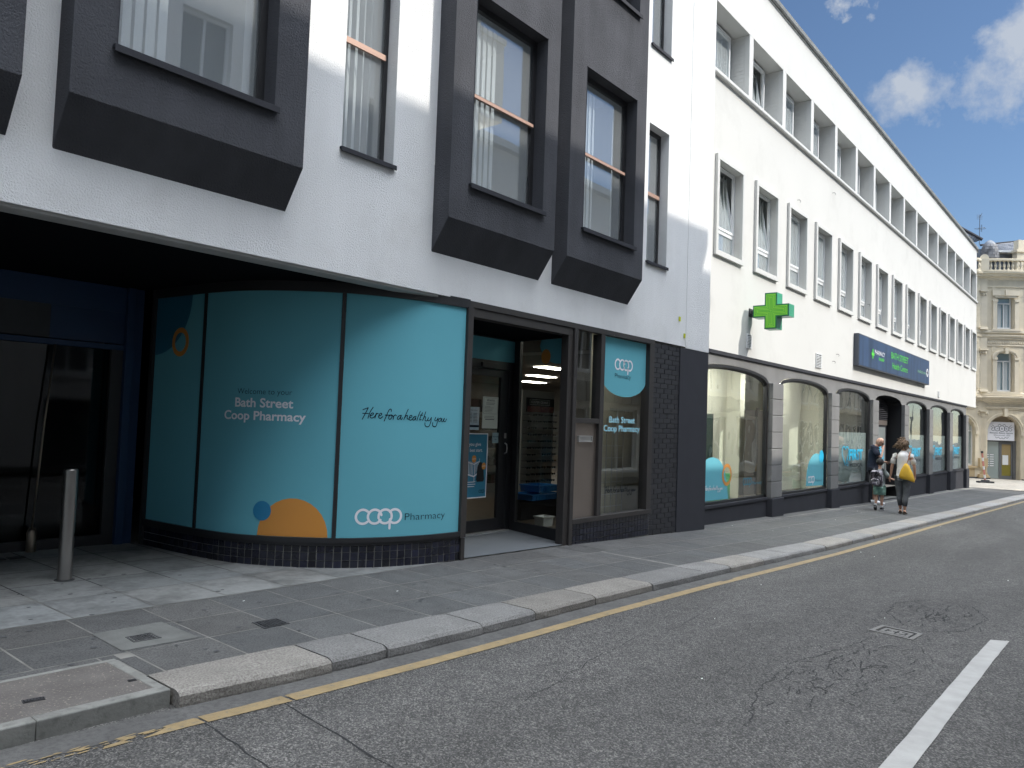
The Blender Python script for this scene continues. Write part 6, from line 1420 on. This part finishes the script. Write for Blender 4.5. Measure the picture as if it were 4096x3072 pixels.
b.build('sunglasses', m_black, r)
# bag
bg_ = thing('handbag', 'mustard yellow shoulder bag hanging at the woman\'s right hip', 'handbag', L((-.13, -.13, .82)))
b = MB(); prof = [(-.02, 0), (.20, -.02), (.245, -.10), (.235, -.19), (.10, -.42), (.06, -.43), (-.02, -.33), (-.17, -.11), (-.175, -.04), (-.12, .01)]
prof = [(-.135, .0), (.03, -.035), (.165, -.08), (.17, -.02), (.13, .12), (.05, .30), (.0, .36), (-.045, .345), (-.12, .20), (-.165, .06)]
rows = []
for sc, off in ((.0, .07), (.55, .072), (.88, .055), (1.0, .02), (1.0, -.02), (.88, -.05), (.55, -.062), (0, -.06)):
    rows.append([L((-.185-off, -.10-(u-0.0)*sc-0.0-.0*(1-sc), .84+v_*sc+.12*(1-sc))) for u, v_ in prof])
b.grid(rows, True); b.build('body', m_bagy, bg_, smooth=True)
b = MB(); b.tube([L((-.20, -.10, 1.175)), L((-.185, -.13, 1.28)), L((-.13, -.15, 1.40)), L((-.02, -.15, 1.468)), L((.09, -.14, 1.40)), L((.12, -.13, 1.28)), L((.0, -.19, 1.18))], .014, 6, .5); b.build('strap', m_strap, bg_)
# ---- child with backpack
J = dict(pelvis=(0, 0, .80), waist=(0, 0, .93), chest=(.01, 0, 1.12), neck=(.01, 0, 1.30), headb=(.02, 0, 1.38), head=(.02, 0, 1.475), face=(1, -.15, -.1),
 shL=(0, .14, 1.22), elL=(-.02, .19, 1.0), wrL=(.04, .20, .82), handL=(.06, .20, .74), shR=(0, -.14, 1.22), elR=(.01, -.24, 1.03), wrR=(.03, -.42, .98), handR=(.03, -.52, .975), palmR=(1, 0, 0),
 hipL=(0, .08, .78), knL=(-.02, .075, .45), cfL=(-.12, .07, .34), anL=(-.20, .07, .15), hipR=(0, -.08, .78), knR=(.01, -.075, .44), cfR=(-.01, -.07, .32), anR=(0, -.065, .09))
KK = .775
r, L, cap, H, hd_ = figure('person', 'small child in mint shorts wearing a patterned backpack, holding the woman\'s hand', 20.42, -.62, rad(0), J, None, m_skin, KK)
b = MB(); cap(b, [(0, 0, .74), (0, 0, .90), (.01, 0, 1.08), (.01, 0, 1.2), (.01, 0, 1.29)], [(.15, .18), (.14, .165), (.135, .165), (.11, .15), (.06, .07)], 16)
for s, P in ((1, [(.0, .11, 1.23), (0, .17, 1.14), (-.01, .19, 1.04)]), (-1, [(.0, -.11, 1.23), (0, -.19, 1.14), (.01, -.25, 1.04)])): cap(b, P, [.08, .075, .07], 12)
b.build('t_shirt', m_grn_t, r, smooth=True)
b = MB(); cap(b, [(0, 0, .70), (0, 0, .84)], [(.15, .18), (.14, .17)], 16)
for s in (-1, 1): cap(b, [(0, s*.085, .78), (-.005, s*.088, .62), (-.01, s*.09, .48)], [.105, .10, .098], 12)
b.build('shorts', m_mint, r, smooth=True)
b = MB(); cap(b, [(-.05, -.065, .04), (.02, -.065, .05), (.12, -.065, .04), (.18, -.065, .03)], [.045, .05, .045, .03], 10); b.build('trainer', m_bshoe, r, smooth=True)
b = MB(); cap(b, [(-.26, .07, .15), (-.22, .07, .10), (-.16, .07, .03), (-.12, .07, .02)], [.04, .05, .045, .03], 10); b.build('trainer', m_bshoe, r, smooth=True)
b = MB(); cap(b, [(-.06, -.065, .012), (.18, -.065, .012)], [(.045, .012), (.04, .012)], 8); cap(b, [(-.28, .07, .12), (-.13, .07, .0)], [(.03, .012), (.03, .012)], 8); b.build('shoe_sole', m_shoe, r)
b = MB(); cap(b, [(0, -.065, .10), (0, -.066, .15)], [.042, .044], 10); cap(b, [(-.20, .07, .16), (-.18, .07, .20)], [.042, .044], 10); b.build('sock', m_shoe, r)
b = MB(); b.ball(H(-.015, 0, .038), (.105*KK*1.18, .105*KK*1.1, .105*KK*1.1), 14, 9); b.build('hair', m_dhair, r, smooth=True)
bkp = thing('backpack', 'child-size grey and black patterned backpack with front pocket', 'backpack', L((-.2, .04, .75)))
def rbox(mb, x0, x1, y0, y1, z0, z1, e=.035):
    pts = []
    for (cx_, cz_, a0) in ((y1-e, z1-e, 0), (y0+e, z1-e, 90), (y0+e, z0+e, 180), (y1-e, z0+e, 270)):
        for q in range(4): pts.append((cx_+e*math.cos(rad(a0+30*q)), cz_+e*math.sin(rad(a0+30*q))))
    cy, cz = (y0+y1)/2, (z0+z1)/2
    rows = [[L((x, cy+(u-cy)*s, cz+(w-cz)*s)) for u, w in pts] for x, s in ((x0, .80), (x0+.03, .96), (x0+.06, 1), (x1, 1))]
    mb.grid(rows, True); mb.face(rows[0]); mb.face(rows[-1])
b = MB(); rbox(b, -.37, -.13, -.13, .20, .78, 1.26, .09); b.build('body', m_camo, bkp, smooth=True)
b = MB(); rbox(b, -.44, -.36, -.09, .16, .80, 1.00, .05); b.build('front_pocket', m_camo, bkp, smooth=True)
b = MB()
for s in (-.08, .14): cap(b, [(-.16, s, 1.20), (-.02, s*1.1, 1.31), (.11, s*1.1, 1.22), (.15, s*1.1, 1.05), (.02, s*1.3, .88)], [.018]*5, 6)
cap(b, [(-.2, -.01, 1.24), (-.21, .035, 1.31), (-.2, .08, 1.24)], [.010]*3, 6); b.build('strap', m_black, bkp)
# ---- man leaning on the window, facing the street
J = dict(pelvis=(0, 0, .97), waist=(.03, 0, 1.12), chest=(.03, 0, 1.33), neck=(.07, 0, 1.53), headb=(.12, 0, 1.58), head=(.16, 0, 1.645), face=(.80, 0, -.60), headup=(.6, 0, .8),
 shL=(.03, .19, 1.45), elL=(.10, .25, 1.15), wrL=(.30, .12, 1.12), handL=(.40, .08, 1.13), palmL=(0, 0, 1), shR=(.03, -.19, 1.45), elR=(.22, -.22, 1.22), wrR=(.25, -.08, 1.46), handR=(.25, -.03, 1.54), palmR=(1, 0, 0),
 hipL=(.0, .10, .93), knL=(.08, .11, .52), cfL=(.03, .11, .38), anL=(.02, .12, .10), hipR=(.0, -.10, .93), knR=(.12, -.12, .52), cfR=(.09, -.12, .38), anR=(.12, -.13, .10))
r, L, cap, H, hd_ = figure('person', 'bald man in navy T-shirt and shorts leaning against the window looking at his phone', 22.35, .02, rad(-82), J, None, m_skin, 1.02)
b = MB(); cap(b, [(.02, 0, .92), (.03, 0, 1.05), (.045, 0, 1.16), (.035, 0, 1.32), (.03, 0, 1.44), (.05, 0, 1.51), (.065, 0, 1.545)], [(.15, .18), (.165, .19), (.165, .185), (.145, .195), (.12, .20), (.08, .13), (.06, .07)], 18)
cap(b, [(.03, .14, 1.46), (.045, .21, 1.38), (.075, .245, 1.24)], [.085, .08, .075], 12); cap(b, [(.03, -.14, 1.46), (.08, -.21, 1.38), (.15, -.225, 1.28)], [.085, .08, .072], 12)
b.build('t_shirt', m_navyc, r, smooth=True)
b = MB(); cap(b, [(.0, 0, .84), (.01, 0, .94), (.02, 0, 1.0)], [(.14, .18), (.145, .185), (.14, .175)], 16); cap(b, [(.0, .10, .92), (.04, .105, .72), (.07, .11, .56)], [.115, .10, .095], 14); cap(b, [(.0, -.10, .92), (.06, -.11, .72), (.10, -.12, .56)], [.115, .10, .095], 14)
b.build('shorts', mat('black_shorts', (.014, .015, .022), .9), r, smooth=True)
b = MB()
for x, y in ((.02, .12), (.12, -.13)): cap(b, [(x-.06, y, .06), (x, y, .065), (x+.10, y, .05), (x+.19, y, .035)], [.045, .05, .047, .032], 12)
b.build('trainer', m_shoe, r, smooth=True)
b = MB()
for s in (-1, 1): b.ball(H(.094, s*.033, .014), (.022, .022, .016), 8, 5); b.tube([H(.09, s*.055, .02), H(.0, s*.082, .02)], .004, 5)
b.build('sunglasses', m_black, r)
ph = thing('phone', 'dark mobile phone in the leaning man\'s hand', 'phone', L((.40, .06, 1.15)))
b = MB(); b.box(-.075, .075, -.036, .036, -.004, .004, lambda x, y, z: tuple(L((.40+x*.9, .06+y, 1.165+x*.45+z)))); b.build('case', m_black, ph, bevel=.003)
b = MB(); b.box(-.068, .068, -.032, .032, .0045, .006, lambda x, y, z: tuple(L((.40+x*.9, .06+y, 1.165+x*.45+z)))); b.build('screen', mat('phone_screen', (.05, .06, .08), .1), ph)
